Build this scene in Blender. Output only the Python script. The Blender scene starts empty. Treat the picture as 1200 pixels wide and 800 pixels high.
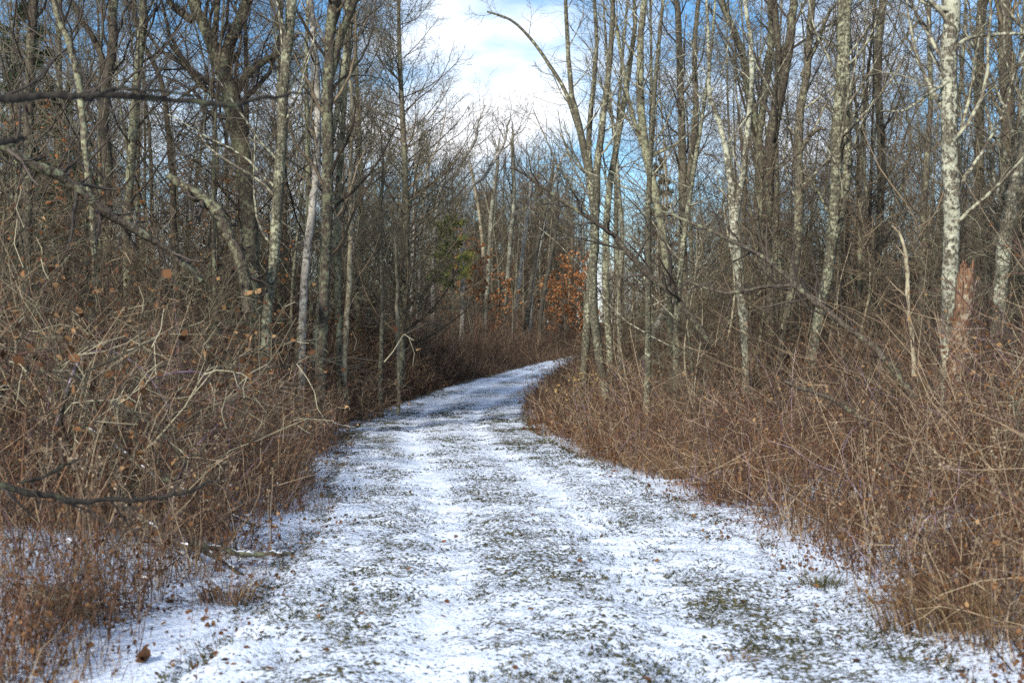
import bpy, math
import numpy as np

# ------------------------------------------------------------------ camera, world, sun, exposure
S = bpy.context.scene
COL = S.collection
EYE = 1.7
FPX = 1500.0            # focal length in pixels of the 1200 px wide photograph
HOR = 420.0             # row of the eye level in the photograph

cam_d = bpy.data.cameras.new('camera')
cam = bpy.data.objects.new('camera', cam_d)
COL.objects.link(cam)
cam.location = (0, 0, EYE)
cam.rotation_euler = (math.radians(90), 0, 0)
cam_d.sensor_width = 36
cam_d.lens = 45
cam_d.shift_y = 20 / 1200
cam_d.clip_start = 0.1
cam_d.clip_end = 3000
cam_d.dof.use_dof = True
cam_d.dof.focus_distance = 30
cam_d.dof.aperture_fstop = 3.2
S.camera = cam

SUN_EL, SUN_AZ = 30.0, 209.0     # azimuth clockwise from +Y (the way the camera looks): behind, to the left
W = bpy.data.worlds.new('World')
S.world = W
W.use_nodes = True
nt = W.node_tree
nt.nodes.clear()
sky = nt.nodes.new('ShaderNodeTexSky')
sky.sky_type = 'NISHITA'
sky.sun_disc = False
sky.sun_elevation = math.radians(SUN_EL)
sky.sun_rotation = math.radians(SUN_AZ)
sky.air_density = 1.0
sky.dust_density = 0.3
sky.ozone_density = 2.0
tc = nt.nodes.new('ShaderNodeTexCoord')
mp = nt.nodes.new('ShaderNodeMapping')
mp.inputs['Scale'].default_value = (1.0, 1.0, 2.6)
mp.inputs['Location'].default_value = (0.30, 0.0, 0.12)
nz = nt.nodes.new('ShaderNodeTexNoise')
nz.inputs['Scale'].default_value = 4.2
nz.inputs['Detail'].default_value = 7
nz.inputs['Roughness'].default_value = 0.55
cr = nt.nodes.new('ShaderNodeValToRGB')
cr.color_ramp.elements[0].position = 0.46
cr.color_ramp.elements[0].color = (0, 0, 0, 1)
cr.color_ramp.elements[1].position = 0.66
cr.color_ramp.elements[1].color = (1, 1, 1, 1)
hsv = nt.nodes.new('ShaderNodeHueSaturation')
hsv.inputs['Saturation'].default_value = 1.3
mixc = nt.nodes.new('ShaderNodeMix')
mixc.data_type = 'RGBA'
mixc.inputs['B'].default_value = (7.6, 7.8, 8.2, 1)
bgn = nt.nodes.new('ShaderNodeBackground')
bgn.inputs['Strength'].default_value = 0.145
wo = nt.nodes.new('ShaderNodeOutputWorld')
L = nt.links.new
L(tc.outputs['Generated'], mp.inputs['Vector'])
L(mp.outputs['Vector'], nz.inputs['Vector'])
vd = nt.nodes.new('ShaderNodeVectorMath'); vd.operation = 'DOT_PRODUCT'      # a cloud bank low over the path
vd.inputs[1].default_value = (-0.035, 0.972, 0.232)
mr = nt.nodes.new('ShaderNodeMapRange'); mr.interpolation_type = 'SMOOTHSTEP'
mr.inputs['From Min'].default_value = 0.9935; mr.inputs['From Max'].default_value = 0.9995
mr.inputs['To Min'].default_value = 0.0; mr.inputs['To Max'].default_value = 0.05
sm = nt.nodes.new('ShaderNodeMath'); sm.operation = 'ADD'
L(tc.outputs['Generated'], vd.inputs[0])
L(vd.outputs['Value'], mr.inputs['Value'])
L(mr.outputs['Result'], sm.inputs[0])
L(nz.outputs['Fac'], sm.inputs[1])
L(sm.outputs[0], cr.inputs['Fac'])
L(sky.outputs['Color'], hsv.inputs['Color'])
L(hsv.outputs['Color'], mixc.inputs['A'])
L(cr.outputs['Color'], mixc.inputs['Factor'])
L(mixc.outputs['Result'], bgn.inputs['Color'])
L(bgn.outputs['Background'], wo.inputs['Surface'])

sun_d = bpy.data.lights.new('sun', 'SUN')
sun_d.energy = 4.8
sun_d.angle = math.radians(3.0)
sun_d.color = (1.0, 0.93, 0.82)
sun = bpy.data.objects.new('sun', sun_d)
COL.objects.link(sun)
sun.rotation_euler = (math.radians(90 - SUN_EL), 0, math.radians(180 - SUN_AZ))

S.render.engine = 'CYCLES'
S.view_settings.view_transform = 'Standard'
S.view_settings.look = 'None'
S.view_settings.exposure = 0.34
S.view_settings.gamma = 1
S.cycles.max_bounces = 4
S.cycles.diffuse_bounces = 3
S.cycles.sample_clamp_indirect = 3
S.cycles.sample_clamp_direct = 12
S.cycles.glossy_bounces = 1
S.cycles.use_denoising = False
S.cycles.pixel_filter_type = 'BLACKMAN_HARRIS'

rng = np.random.default_rng(7)

# ------------------------------------------------------------------ mesh helpers
def nrm(v):
    return v / np.maximum(np.linalg.norm(v, axis=-1, keepdims=True), 1e-9)


class MB:
    """collects quads (and triangles written as quads) and builds one mesh object"""
    def __init__(self):
        self.V, self.F, self.R, self.M, self.n = [], [], [], [], 0

    def add(self, V, F, rnd, mat=0):
        self.V.append(V.astype(np.float32))
        self.F.append((F + self.n).astype(np.int32))
        self.R.append(np.broadcast_to(np.asarray(rnd, np.float32), (len(V),)))
        self.M.append(np.full(len(F), mat, np.int32))
        self.n += len(V)

    def tubes(self, P, R, S=3, rnd=None, mat=0):
        """P (B,N,3) polylines, R (B,N) radii: one open tube each"""
        B, N, _ = P.shape
        if B == 0:
            return
        T = np.empty_like(P)
        T[:, 1:-1] = P[:, 2:] - P[:, :-2]
        T[:, 0] = P[:, 1] - P[:, 0]
        T[:, -1] = P[:, -1] - P[:, -2]
        T = nrm(T)
        ax = nrm(P[:, -1] - P[:, 0])
        ref = np.where((np.abs(ax[:, 2]) > 0.7)[:, None], np.array([1., 0.13, 0]), np.array([0, 0.1, 1.]))
        n1 = nrm(np.cross(T, ref[:, None, :]))
        n2 = np.cross(T, n1)
        a = np.linspace(0, 2 * np.pi, S, endpoint=False)
        V = P[:, :, None, :] + R[:, :, None, None] * (np.cos(a)[None, None, :, None] * n1[:, :, None, :] + np.sin(a)[None, None, :, None] * n2[:, :, None, :])
        b = np.arange(B)[:, None, None] * N * S
        i = np.arange(N - 1)[None, :, None] * S
        s = np.arange(S)[None, None, :]
        s2 = (s + 1) % S
        F = np.stack([b + i + s, b + i + s2, b + i + S + s2, b + i + S + s], -1).reshape(-1, 4)
        if rnd is None:
            rnd = rng.random(B)
        self.add(V.reshape(-1, 3), F, np.repeat(rnd, N * S), mat)

    def blades(self, P, D, Wd, Ln, rnd, mat=0, bend=0.5):
        """grass blades: a bent strip of two quads; P roots, D lean direction (horizontal)"""
        B = len(P)
        side = nrm(np.stack([-D[:, 1], D[:, 0], np.zeros(B)], -1))
        sp = rng.random(B) * 2 * np.pi
        side = np.stack([np.cos(sp), np.sin(sp), np.zeros(B)], -1)
        up = np.array([0, 0, 1.])
        p0 = P
        p1 = P + (up * 0.55 + D * bend * 0.25) * Ln[:, None]
        p2 = P + (up * 0.92 + D * bend * 0.8) * Ln[:, None]
        w = Wd[:, None] * side
        V = np.stack([p0 - w, p0 + w, p1 - w * .75, p1 + w * .75, p2 - w * .12, p2 + w * .12], 1).reshape(-1, 3)
        o = np.arange(B)[:, None] * 6
        F = np.concatenate([o + np.array([[0, 1, 3, 2]]), o + np.array([[2, 3, 5, 4]])], 0)
        self.add(V, F, np.repeat(rnd, 6), mat)

    def leaves(self, P, size, rnd, mat=0, flat=0.0):
        """curled leaves: two quads folded along the midrib"""
        B = len(P)
        d = rng.normal(size=(B, 3)); d[:, 2] *= (1 - flat); d = nrm(d)
        q = rng.normal(size=(B, 3)); q[:, 2] *= (1 - flat)
        s = nrm(q - d * (q * d).sum(-1, keepdims=True))
        n = np.cross(d, s)
        n *= np.sign(n[:, 2:3] + 1e-6)
        z = size[:, None]
        fold = rng.uniform(.1, .5, (B, 1))
        a = P - d * z * .5
        b = P + d * z * .5 + n * z * rng.uniform(-.15, .25, (B, 1))
        m1 = P + s * z * .34 + n * z * fold * .5
        m2 = P - s * z * .30 + n * z * fold * .5
        m1b = m1 - d * z * .12
        m2b = m2 + d * z * .10
        V = np.stack([a, m1b, m1 + d * z * .2, b, m2b, m2 - d * z * .22], 1).reshape(-1, 3)
        o = np.arange(B)[:, None] * 6
        F = np.concatenate([o + np.array([[0, 1, 2, 3]]), o + np.array([[0, 3, 4, 5]])], 0)
        self.add(V, F, np.repeat(rnd, 6), mat)

    def mesh(self, name, mats):
        V = np.concatenate(self.V); F = np.concatenate(self.F); R = np.concatenate(self.R); M = np.concatenate(self.M)
        me = bpy.data.meshes.new(name)
        me.vertices.add(len(V)); me.vertices.foreach_set('co', V.ravel())
        me.loops.add(F.size); me.loops.foreach_set('vertex_index', F.ravel())
        me.polygons.add(len(F)); me.polygons.foreach_set('loop_start', np.arange(0, F.size, 4, dtype=np.int32))
        for m in (mats if isinstance(mats, (list, tuple)) else [mats]):
            me.materials.append(m)
        me.polygons.foreach_set('material_index', M)
        at = me.attributes.new('rnd', 'FLOAT', 'POINT')
        at.data.foreach_set('value', np.ascontiguousarray(R))
        me.update(calc_edges=True)
        return me

    def obj(self, name, mats, parent=None):
        o = bpy.data.objects.new(name, self.mesh(name, mats))
        COL.objects.link(o)
        if parent:
            o.parent = parent
        return o


def tag(o, label=None, cat=None, group=None, kind=None):
    for k, v in (('label', label), ('category', cat), ('group', group), ('kind', kind)):
        if v:
            o[k] = v
    return o


def thing(name, loc, label, cat, group=None):
    o = bpy.data.objects.new(name, None)
    o.empty_display_size = 0.2
    COL.objects.link(o)
    o.location = loc
    return tag(o, label, cat, group)


def copy_tree(o, loc, rz, sc, label=None, group=None):
    c = o.copy(); COL.objects.link(c)
    c.location = loc; c.rotation_euler = (0, 0, rz); c.scale = sc
    if label: c['label'] = label
    if group: c['group'] = group
    for ch in list(o.children):
        d = ch.copy(); COL.objects.link(d); d.parent = c
    return c


# ------------------------------------------------------------------ terrain
PY = np.array([-40, 6.7, 11.6, 14.2, 18.2, 25.5, 31, 38, 48, 57, 65, 80, 92, 105, 125, 160, 400.])
PX = np.array([.45, .32, .20, .0, -.45, -1.3, -1.72, -1.75, -1.0, -.1, 1.0, 3.7, 6.6, 10.6, 18., 30, 60.])
ZY = np.array([-60, 0, 22, 31, 38, 48, 65, 80, 92, 130, 200, 400, 900.])
ZZ = np.array([0, 0, 0, .05, .18, .42, .83, 1.42, 1.95, 3.6, 6.0, 9.0, 12.])


def smooth_lut(xs, ys):
    t = np.arange(xs[0], xs[-1] + .5, .5)
    v = np.interp(t, xs, ys)
    k = np.hanning(13); k /= k.sum()
    v2 = np.convolve(np.pad(v, 6, mode='edge'), k, 'valid')
    return t, v2


_cx = smooth_lut(PY, PX)
_zy = smooth_lut(ZY, ZZ)
def cx(y): return np.interp(y, *_cx)
def zy(y): return np.interp(y, *_zy)


_g = np.random.default_rng(3).random((64, 64))
def vnoise(x, y):
    x = np.asarray(x, float); y = np.asarray(y, float)
    xi = np.floor(x).astype(int); yi = np.floor(y).astype(int)
    fx = x - xi; fy = y - yi
    fx = fx * fx * (3 - 2 * fx); fy = fy * fy * (3 - 2 * fy)
    a = _g[xi % 64, yi % 64]; b = _g[(xi + 1) % 64, yi % 64]; c = _g[xi % 64, (yi + 1) % 64]; d = _g[(xi + 1) % 64, (yi + 1) % 64]
    return (a * (1 - fx) + b * fx) * (1 - fy) + (c * (1 - fx) + d * fx) * fy


def ground_z(x, y):
    x = np.asarray(x, float); y = np.asarray(y, float)
    s = x - cx(y)
    left = np.clip(-s - 2.7, 0, 14) * 0.085
    right = np.clip(s - 2.9, 0, 14) * 0.05
    a = np.abs(s)
    rough = (vnoise(x * .9 + 9, y * .9) - .5) * .16 + (vnoise(x * .22, y * .22 + 5) - .5) * .5
    return zy(y) + left + right + rough * np.clip((a - 2.0) / 2.0, 0, 1)


def gz(x, y): return float(ground_z(x, y))


def at(px, py, d):
    """the place at distance d ahead that the photograph shows at pixel (px, py)"""
    return np.array([(px - 600) * d / FPX, d, EYE - (py - HOR) * d / FPX])


# ------------------------------------------------------------------ materials
def newmat(name):
    m = bpy.data.materials.new(name)
    m.use_nodes = True
    t = m.node_tree
    b = t.nodes['Principled BSDF']
    b.inputs['Specular IOR Level'].default_value = 0.25
    b.inputs['Roughness'].default_value = 0.8
    return m, t, b


def rich(c, k=1.08):
    l = .3 * c[0] + .55 * c[1] + .15 * c[2]
    return tuple(max(.004, l + (v_ - l) * k) for v_ in c)


def ramp(t, stops):
    r = t.nodes.new('ShaderNodeValToRGB')
    e = r.color_ramp.elements
    while len(e) < len(stops):
        e.new(0.5)
    for k, (p, c) in enumerate(stops):
        e[k].position = p; e[k].color = (*c, 1)
    return r


def strand(name, stops, rough=.8, objvar=0.25, trans=0.0, mottle=None):
    """stems, twigs, blades and leaves: every strand has its own colour"""
    m, t, b = newmat(name)
    a = t.nodes.new('ShaderNodeAttribute'); a.attribute_name = 'rnd'
    oi = t.nodes.new('ShaderNodeObjectInfo')
    r = ramp(t, [(p_, rich(c_)) for p_, c_ in stops])
    ma = t.nodes.new('ShaderNodeMath'); ma.operation = 'MULTIPLY_ADD'
    ma.inputs[1].default_value = objvar; ma.inputs[2].default_value = -objvar / 2
    ad = t.nodes.new('ShaderNodeMath'); ad.operation = 'ADD'; ad.use_clamp = True
    t.links.new(oi.outputs['Random'], ma.inputs[0])
    t.links.new(a.outputs['Fac'], ad.inputs[0]); t.links.new(ma.outputs[0], ad.inputs[1])
    t.links.new(ad.outputs[0], r.inputs['Fac'])
    col = r.outputs['Color']
    if mottle:
        tcn = t.nodes.new('ShaderNodeTexCoord')
        n = t.nodes.new('ShaderNodeTexNoise'); n.inputs['Scale'].default_value = mottle[0]; n.inputs['Detail'].default_value = 3
        rr = ramp(t, [(.46, (0, 0, 0)), (.6, (1, 1, 1))])
        mx = t.nodes.new('ShaderNodeMix'); mx.data_type = 'RGBA'; mx.inputs['B'].default_value = (*mottle[1], 1)
        t.links.new(tcn.outputs['Object'], n.inputs['Vector']); t.links.new(n.outputs['Fac'], rr.inputs['Fac'])
        t.links.new(rr.outputs['Color'], mx.inputs['Factor']); t.links.new(col, mx.inputs['A'])
        col = mx.outputs['Result']
    t.links.new(col, b.inputs['Base Color'])
    b.inputs['Roughness'].default_value = rough
    if trans:
        tr = t.nodes.new('ShaderNodeBsdfTranslucent'); t.links.new(col, tr.inputs['Color'])
        ms = t.nodes.new('ShaderNodeMixShader'); ms.inputs[0].default_value = trans
        t.links.new(b.outputs[0], ms.inputs[1]); t.links.new(tr.outputs[0], ms.inputs[2])
        t.links.new(ms.outputs[0], t.nodes['Material Output'].inputs['Surface'])
    return m


def bark(name, dark, mid, lichen, amt, scale=9, vscale=.35):
    """furrowed bark with pale lichen patches; amt 0..1 is how much lichen covers"""
    m, t, b = newmat(name)
    tcn = t.nodes.new('ShaderNodeTexCoord'); oi = t.nodes.new('ShaderNodeObjectInfo')
    off = t.nodes.new('ShaderNodeVectorMath'); off.operation = 'MULTIPLY_ADD'
    off.inputs[1].default_value = (37, 91, 53)
    t.links.new(oi.outputs['Random'], off.inputs[0]); t.links.new(tcn.outputs['Object'], off.inputs[2])
    mpn = t.nodes.new('ShaderNodeMapping'); mpn.inputs['Scale'].default_value = (1, 1, vscale)
    t.links.new(off.outputs[0], mpn.inputs['Vector'])
    n1 = t.nodes.new('ShaderNodeTexNoise'); n1.inputs['Scale'].default_value = scale * 3.5; n1.inputs['Detail'].default_value = 4
    t.links.new(mpn.outputs[0], n1.inputs['Vector'])
    r1 = ramp(t, [(.35, dark), (.62, mid)])
    t.links.new(n1.outputs['Fac'], r1.inputs['Fac'])
    n2 = t.nodes.new('ShaderNodeTexNoise'); n2.inputs['Scale'].default_value = scale; n2.inputs['Detail'].default_value = 5; n2.inputs['Roughness'].default_value = .65
    t.links.new(off.outputs[0], n2.inputs['Vector'])
    c = .68 - .36 * amt
    r2 = ramp(t, [(c - .05, (0, 0, 0)), (c + .07, (1, 1, 1))])
    n4 = t.nodes.new('ShaderNodeTexNoise'); n4.inputs['Scale'].default_value = 1.7; n4.inputs['Detail'].default_value = 2
    t.links.new(off.outputs[0], n4.inputs['Vector'])
    a1 = t.nodes.new('ShaderNodeMath'); a1.operation = 'MULTIPLY_ADD'; a1.inputs[1].default_value = .5
    a2 = t.nodes.new('ShaderNodeMath'); a2.operation = 'MULTIPLY_ADD'; a2.inputs[1].default_value = .14; a2.inputs[2].default_value = -.32
    t.links.new(oi.outputs['Random'], a2.inputs[0]); t.links.new(n4.outputs['Fac'], a1.inputs[0]); t.links.new(a2.outputs[0], a1.inputs[2])
    a3 = t.nodes.new('ShaderNodeMath'); a3.operation = 'ADD'
    t.links.new(a1.outputs[0], a3.inputs[0]); t.links.new(n2.outputs['Fac'], a3.inputs[1])
    t.links.new(a3.outputs[0], r2.inputs['Fac'])
    n3 = t.nodes.new('ShaderNodeTexNoise'); n3.inputs['Scale'].default_value = 3.0
    t.links.new(off.outputs[0], n3.inputs['Vector'])
    r3 = ramp(t, [(.35, tuple(x * .62 for x in lichen)), (.6, lichen)])
    t.links.new(n3.outputs['Fac'], r3.inputs['Fac'])
    mx = t.nodes.new('ShaderNodeMix'); mx.data_type = 'RGBA'
    t.links.new(r2.outputs['Color'], mx.inputs['Factor']); t.links.new(r1.outputs['Color'], mx.inputs['A']); t.links.new(r3.outputs['Color'], mx.inputs['B'])
    t.links.new(mx.outputs['Result'], b.inputs['Base Color'])
    bp = t.nodes.new('ShaderNodeBump'); bp.inputs['Strength'].default_value = .7; bp.inputs['Distance'].default_value = .02
    t.links.new(n1.outputs['Fac'], bp.inputs['Height']); t.links.new(bp.outputs[0], b.inputs['Normal'])
    b.inputs['Roughness'].default_value = .9
    return m


B_DARK = bark('dark_bark', (.022, .018, .014), (.10, .082, .062), (.20, .21, .13), .26, 11)
B_GREY = bark('grey_bark', (.030, .026, .020), (.15, .13, .095), (.30, .31, .20), .40, 11)
B_LICHEN = bark('lichen_bark', (.022, .020, .015), (.13, .12, .085), (.34, .35, .24), .38, 15)
B_PALE = bark('pale_lichen_bark', (.020, .018, .015), (.15, .135, .10), (.42, .43, .33), .44, 15)
B_WHITE = bark('white_bark', (.06, .055, .048), (.24, .225, .20), (.44, .42, .37), .52, 10)
B_TAN = bark('tan_bark', (.10, .08, .05), (.26, .21, .14), (.40, .36, .25), .5, 9)
B_BLACK = bark('shaded_dark_bark', (.010, .009, .008), (.035, .030, .024), (.07, .08, .045), .25)  # shade of the foreground boughs put into the colour: bark darkened to near black
B_ROT = bark('rotten_wood', (.04, .024, .016), (.21, .115, .068), (.30, .26, .19), .34, 14, .15)

T_GREY = strand('grey_twigs', [(0, (.034, .031, .024)), (.5, (.094, .085, .063)), (1, (.22, .205, .145))])
T_BROWN = strand('brown_twigs', [(0, (.034, .026, .019)), (.5, (.104, .080, .056)), (1, (.25, .20, .135))])
T_LIMB = strand('mottled_limbs', [(0, (.06, .05, .04)), (1, (.15, .13, .10))], mottle=(10, (.36, .36, .26)))
T_OLIVE = strand('olive_grey_stems', [(0, (.028, .026, .020)), (.36, (.055, .050, .036)), (.64, (.12, .106, .074)), (.87, (.23, .205, .14)), (1, (.46, .42, .30))], objvar=.5)
T_PURP = strand('purplish_stems', [(0, (.030, .019, .018)), (.38, (.066, .034, .032)), (.64, (.14, .075, .068)), (.87, (.26, .155, .135)), (1, (.46, .34, .29))], objvar=.5)
T_DARK = strand('dark_twigs', [(0, (.03, .025, .022)), (1, (.085, .07, .058))])
T_TAN = strand('tan_stems', [(0, (.10, .07, .05)), (.5, (.18, .135, .09)), (1, (.34, .275, .19))])
T_RED = strand('reddish_stems', [(0, (.030, .016, .012)), (.5, (.098, .050, .036)), (1, (.27, .155, .095))])
T_BRAM = strand('bramble_canes', [(0, (.11, .07, .09)), (.6, (.20, .14, .18)), (1, (.33, .26, .31))])
T_SHRUB = strand('shrub_stems', [(0, (.026, .020, .016)), (.38, (.046, .031, .024)), (.66, (.108, .072, .051)), (.9, (.22, .155, .10)), (1, (.42, .33, .225))], objvar=.6)
G_DRY = strand('dry_grass_blades', [(0, (.042, .024, .016)), (.4, (.135, .078, .044)), (.75, (.26, .17, .094)), (1, (.46, .36, .22))], trans=.25)
G_GREEN = strand('short_grass_blades', [(0, (.022, .022, .012)), (.4, (.055, .058, .022)), (.7, (.11, .105, .042)), (1, (.24, .19, .09))], trans=.2)
LF_BROWN = strand('dead_leaves', [(0, (.045, .022, .013)), (.5, (.125, .062, .030)), (.85, (.22, .12, .058)), (1, (.37, .24, .125))], trans=.2)
SEED = strand('seed_heads', [(0, (.14, .10, .065)), (.6, (.28, .22, .15)), (1, (.48, .41, .31))], trans=.25)
LF_ORANGE = strand('oak_leaves', [(0, (.16, .062, .026)), (.5, (.38, .155, .06)), (1, (.52, .29, .14))], trans=.35)
LF_YELLOW = strand('yellow_leaves', [(0, (.30, .20, .07)), (1, (.55, .43, .20))], trans=.3)
N_GREEN = strand('pine_needles', [(0, (.055, .072, .022)), (.5, (.13, .15, .042)), (1, (.22, .23, .07))], trans=.3)
N_DARK = strand('spruce_needles', [(0, (.018, .035, .02)), (1, (.05, .075, .035))], trans=.1)
SNOWM, _t, _b = newmat('snow_crust')
_b.inputs['Base Color'].default_value = (.82, .84, .88, 1)


def ground_mat():
    m, t, b = newmat('snowy_ground')
    N, K = t.nodes.new, t.links.new
    geo = N('ShaderNodeNewGeometry')
    cov = N('ShaderNodeAttribute'); cov.attribute_name = 'cover'
    grs = N('ShaderNodeAttribute'); grs.attribute_name = 'green'
    def noise(scale, det=4, rough=.6, off=0.):
        n = N('ShaderNodeTexNoise'); n.inputs['Scale'].default_value = scale; n.inputs['Detail'].default_value = det; n.inputs['Roughness'].default_value = rough
        v = N('ShaderNodeVectorMath'); v.inputs[1].default_value = (off, off * .7, 0)
        K(geo.outputs['Position'], v.inputs[0]); K(v.outputs[0], n.inputs['Vector'])
        return n.outputs['Fac']
    def math_(op, a, b_=None, c=None, clamp=False):
        n = N('ShaderNodeMath'); n.operation = op; n.use_clamp = clamp
        for i, v in enumerate((a, b_, c)):
            if v is None: continue
            if isinstance(v, (int, float)): n.inputs[i].default_value = v
            else: K(v, n.inputs[i])
        return n.outputs[0]
    big, medn, fin, tiny = noise(1.1, 3), noise(5.5, 4, .6, 3.), noise(31, 3, .6, 7.), noise(70, 2, .5, 11.)
    # threshold against the cover attribute
    s = math_('ADD', math_('MULTIPLY', big, .40), math_('MULTIPLY', medn, .55))
    s = math_('ADD', s, math_('MULTIPLY', fin, 1.35))
    s = math_('ADD', s, math_('MULTIPLY', tiny, .45))      # about 1.37 on average
    h = math_('SUBTRACT', math_('ADD', s, cov.outputs['Fac']), 1.37)
    msk = math_('MULTIPLY_ADD', h, 11., .5, True)
    lit = ramp(t, [(.25, (.022, .016, .012)), (.45, (.075, .045, .026)), (.6, (.15, .095, .052)), (.78, (.27, .19, .11))])
    K(noise(31, 5, .7, 21.), lit.inputs['Fac'])
    gre = ramp(t, [(.25, (.018, .018, .010)), (.45, (.05, .055, .022)), (.62, (.10, .10, .045)), (.8, (.19, .16, .08))])
    K(noise(36, 5, .7, 33.), gre.inputs['Fac'])
    m1 = N('ShaderNodeMix'); m1.data_type = 'RGBA'
    K(grs.outputs['Fac'], m1.inputs['Factor']); K(lit.outputs['Color'], m1.inputs['A']); K(gre.outputs['Color'], m1.inputs['B'])
    m2 = N('ShaderNodeMix'); m2.data_type = 'RGBA'; m2.inputs['B'].default_value = (.69, .765, .885, 1)
    K(msk, m2.inputs['Factor']); K(m1.outputs['Result'], m2.inputs['A'])
    K(m2.outputs['Result'], b.inputs['Base Color'])
    rg = math_('MULTIPLY_ADD', msk, -.25, .9)
    K(rg, b.inputs['Roughness'])
    hh = math_('ADD', math_('MULTIPLY', msk, .6), math_('MULTIPLY', fin, .9))
    bp = N('ShaderNodeBump'); bp.inputs['Strength'].default_value = .8; bp.inputs['Distance'].default_value = .03
    K(hh, bp.inputs['Height']); K(bp.outputs[0], b.inputs['Normal'])
    return m


M_GROUND = ground_mat()


def grid_mesh(name, X, Y, Z, attrs, kind='structure'):
    """X, Y, Z: (rows, cols)"""
    r, c = X.shape
    V = np.stack([X, Y, Z], -1).reshape(-1, 3).astype(np.float32)
    i = np.arange(r - 1)[:, None] * c; j = np.arange(c - 1)[None, :]
    F = np.stack([i + j, i + j + 1, i + c + j + 1, i + c + j], -1).reshape(-1, 4).astype(np.int32)
    me = bpy.data.meshes.new(name)
    me.vertices.add(len(V)); me.vertices.foreach_set('co', V.ravel())
    me.loops.add(F.size); me.loops.foreach_set('vertex_index', F.ravel())
    me.polygons.add(len(F)); me.polygons.foreach_set('loop_start', np.arange(0, F.size, 4, dtype=np.int32))
    me.materials.append(M_GROUND)
    for k, v in attrs.items():
        a = me.attributes.new(k, 'FLOAT', 'POINT'); a.data.foreach_set('value', np.ascontiguousarray(v.ravel().astype(np.float32)))
    me.update(calc_edges=True)
    o = bpy.data.objects.new(name, me); COL.objects.link(o)
    return tag(o, kind=kind)


def cover_fn(s, x, y):
    """how much of the ground the snow hides, by distance from the middle of the path"""
    a = np.abs(s)
    c = .075 - .0 * a
    c = c + .12 * np.exp(-((a - .74) / .26) ** 2)                 # packed snow in the two ruts
    c = c - .02 * np.exp(-((s + .28) / .32) ** 2) - .01 * np.exp(-((s - .2) / .3) ** 2)   # grassy strip between them
    c = c - .05 * np.exp(-((a - 1.25) / .25) ** 2)
    c = c + (vnoise(x * .7, y * .35) - .5) * .20
    edge = np.clip((a - 1.65 - (vnoise(x * 1.2 + 7, y * .8) - .5) * .7) / (1.5 - .8 * np.clip((y - 25) / 20, 0, 1)), 0, 1)
    out = -.02 + (vnoise(x * 1.1 + 3, y * 1.1) - .5) * .75
    fr = np.clip((y - 9) / 16, 0, 1)
    out = out + .30 * (1 - fr) * np.exp(-np.clip(a - 2, 0, 9) / 2.2) - .12 * np.clip((a - 4) / 4, 0, 1)
    out = out - .35 * np.clip((y - 38) / 14, 0, 1)
    return c * (1 - edge) + out * edge


# the wide ground sheet, finer near the path and near the camera
v = np.linspace(-1, 1, 300)
sx = np.sign(v) * (np.abs(v) * 9 + (np.abs(v) ** 5) * 190)
w = np.linspace(0, 1, 420)
yy = -25 + 60 * w + 110 * w ** 2.2 + 700 * w ** 9
Xg = sx[None, :] + cx(yy)[:, None] * np.exp(-(np.abs(sx)[None, :] / 60) ** 2)
Yg = np.repeat(yy[:, None], len(sx), 1)
Sg = Xg - cx(Yg)
Zg = ground_z(Xg, Yg)
under = np.clip((2.15 - np.abs(Sg)) / .35, 0, 1)
Zg = Zg - .07 * under
grid_mesh('ground', Xg, Yg, Zg, {'cover': cover_fn(Sg, Xg, Yg), 'green': np.clip((2.6 - np.abs(Sg)) / .8, 0, 1) * .8})

# the path itself: ruts, tufts and lumps in real relief
u = np.linspace(-2.3, 2.3, 120)
yv = np.concatenate([np.arange(3, 20, .05), np.arange(20, 45, .12), np.arange(45, 135, .4)])
Yp = np.repeat(yv[:, None], len(u), 1)
Up = np.repeat(u[None, :], len(yv), 0)
Xp = Up + cx(Yp)
Zp = ground_z(Xp, Yp) + .012
Zp -= .035 * np.exp(-((np.abs(Up) - .74) / .24) ** 2)
Zp += (vnoise(Xp * 3.2, Yp * 3.2) - .5) * .05 + (vnoise(Xp * 11, Yp * 11) - .5) * .03 + (vnoise(Xp * 1.1 + 4, Yp * 1.1) - .5) * .06
Zp -= .10 * np.clip((np.abs(Up) - 1.95) / .3, 0, 1)
grid_mesh('path', Xp, Yp, Zp, {'cover': cover_fn(Up, Xp, Yp), 'green': np.clip((2.6 - np.abs(Up)) / .8, 0, 1) * .8})


def verge(x, y):
    """where the brush begins, measured from the middle of the path: a ragged line"""
    return 2.0 + .75 * np.clip(vnoise(x * .55 + 13, y * .55) * 1.5 - .25, 0, 1) * np.clip((34 - y) / 14, .15, 1) * np.where(np.asarray(x) > cx(y), .4, 1) + .4 * (vnoise(x * 2.3, y * 2.3 + 9) - .5)


def path_z(x, y):
    s = x - cx(y)
    return ground_z(x, y) + .012 - .035 * np.exp(-((np.abs(s) - .74) / .24) ** 2)


# ------------------------------------------------------------------ growing plants
UP = np.array([0, 0, 1.])


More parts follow.
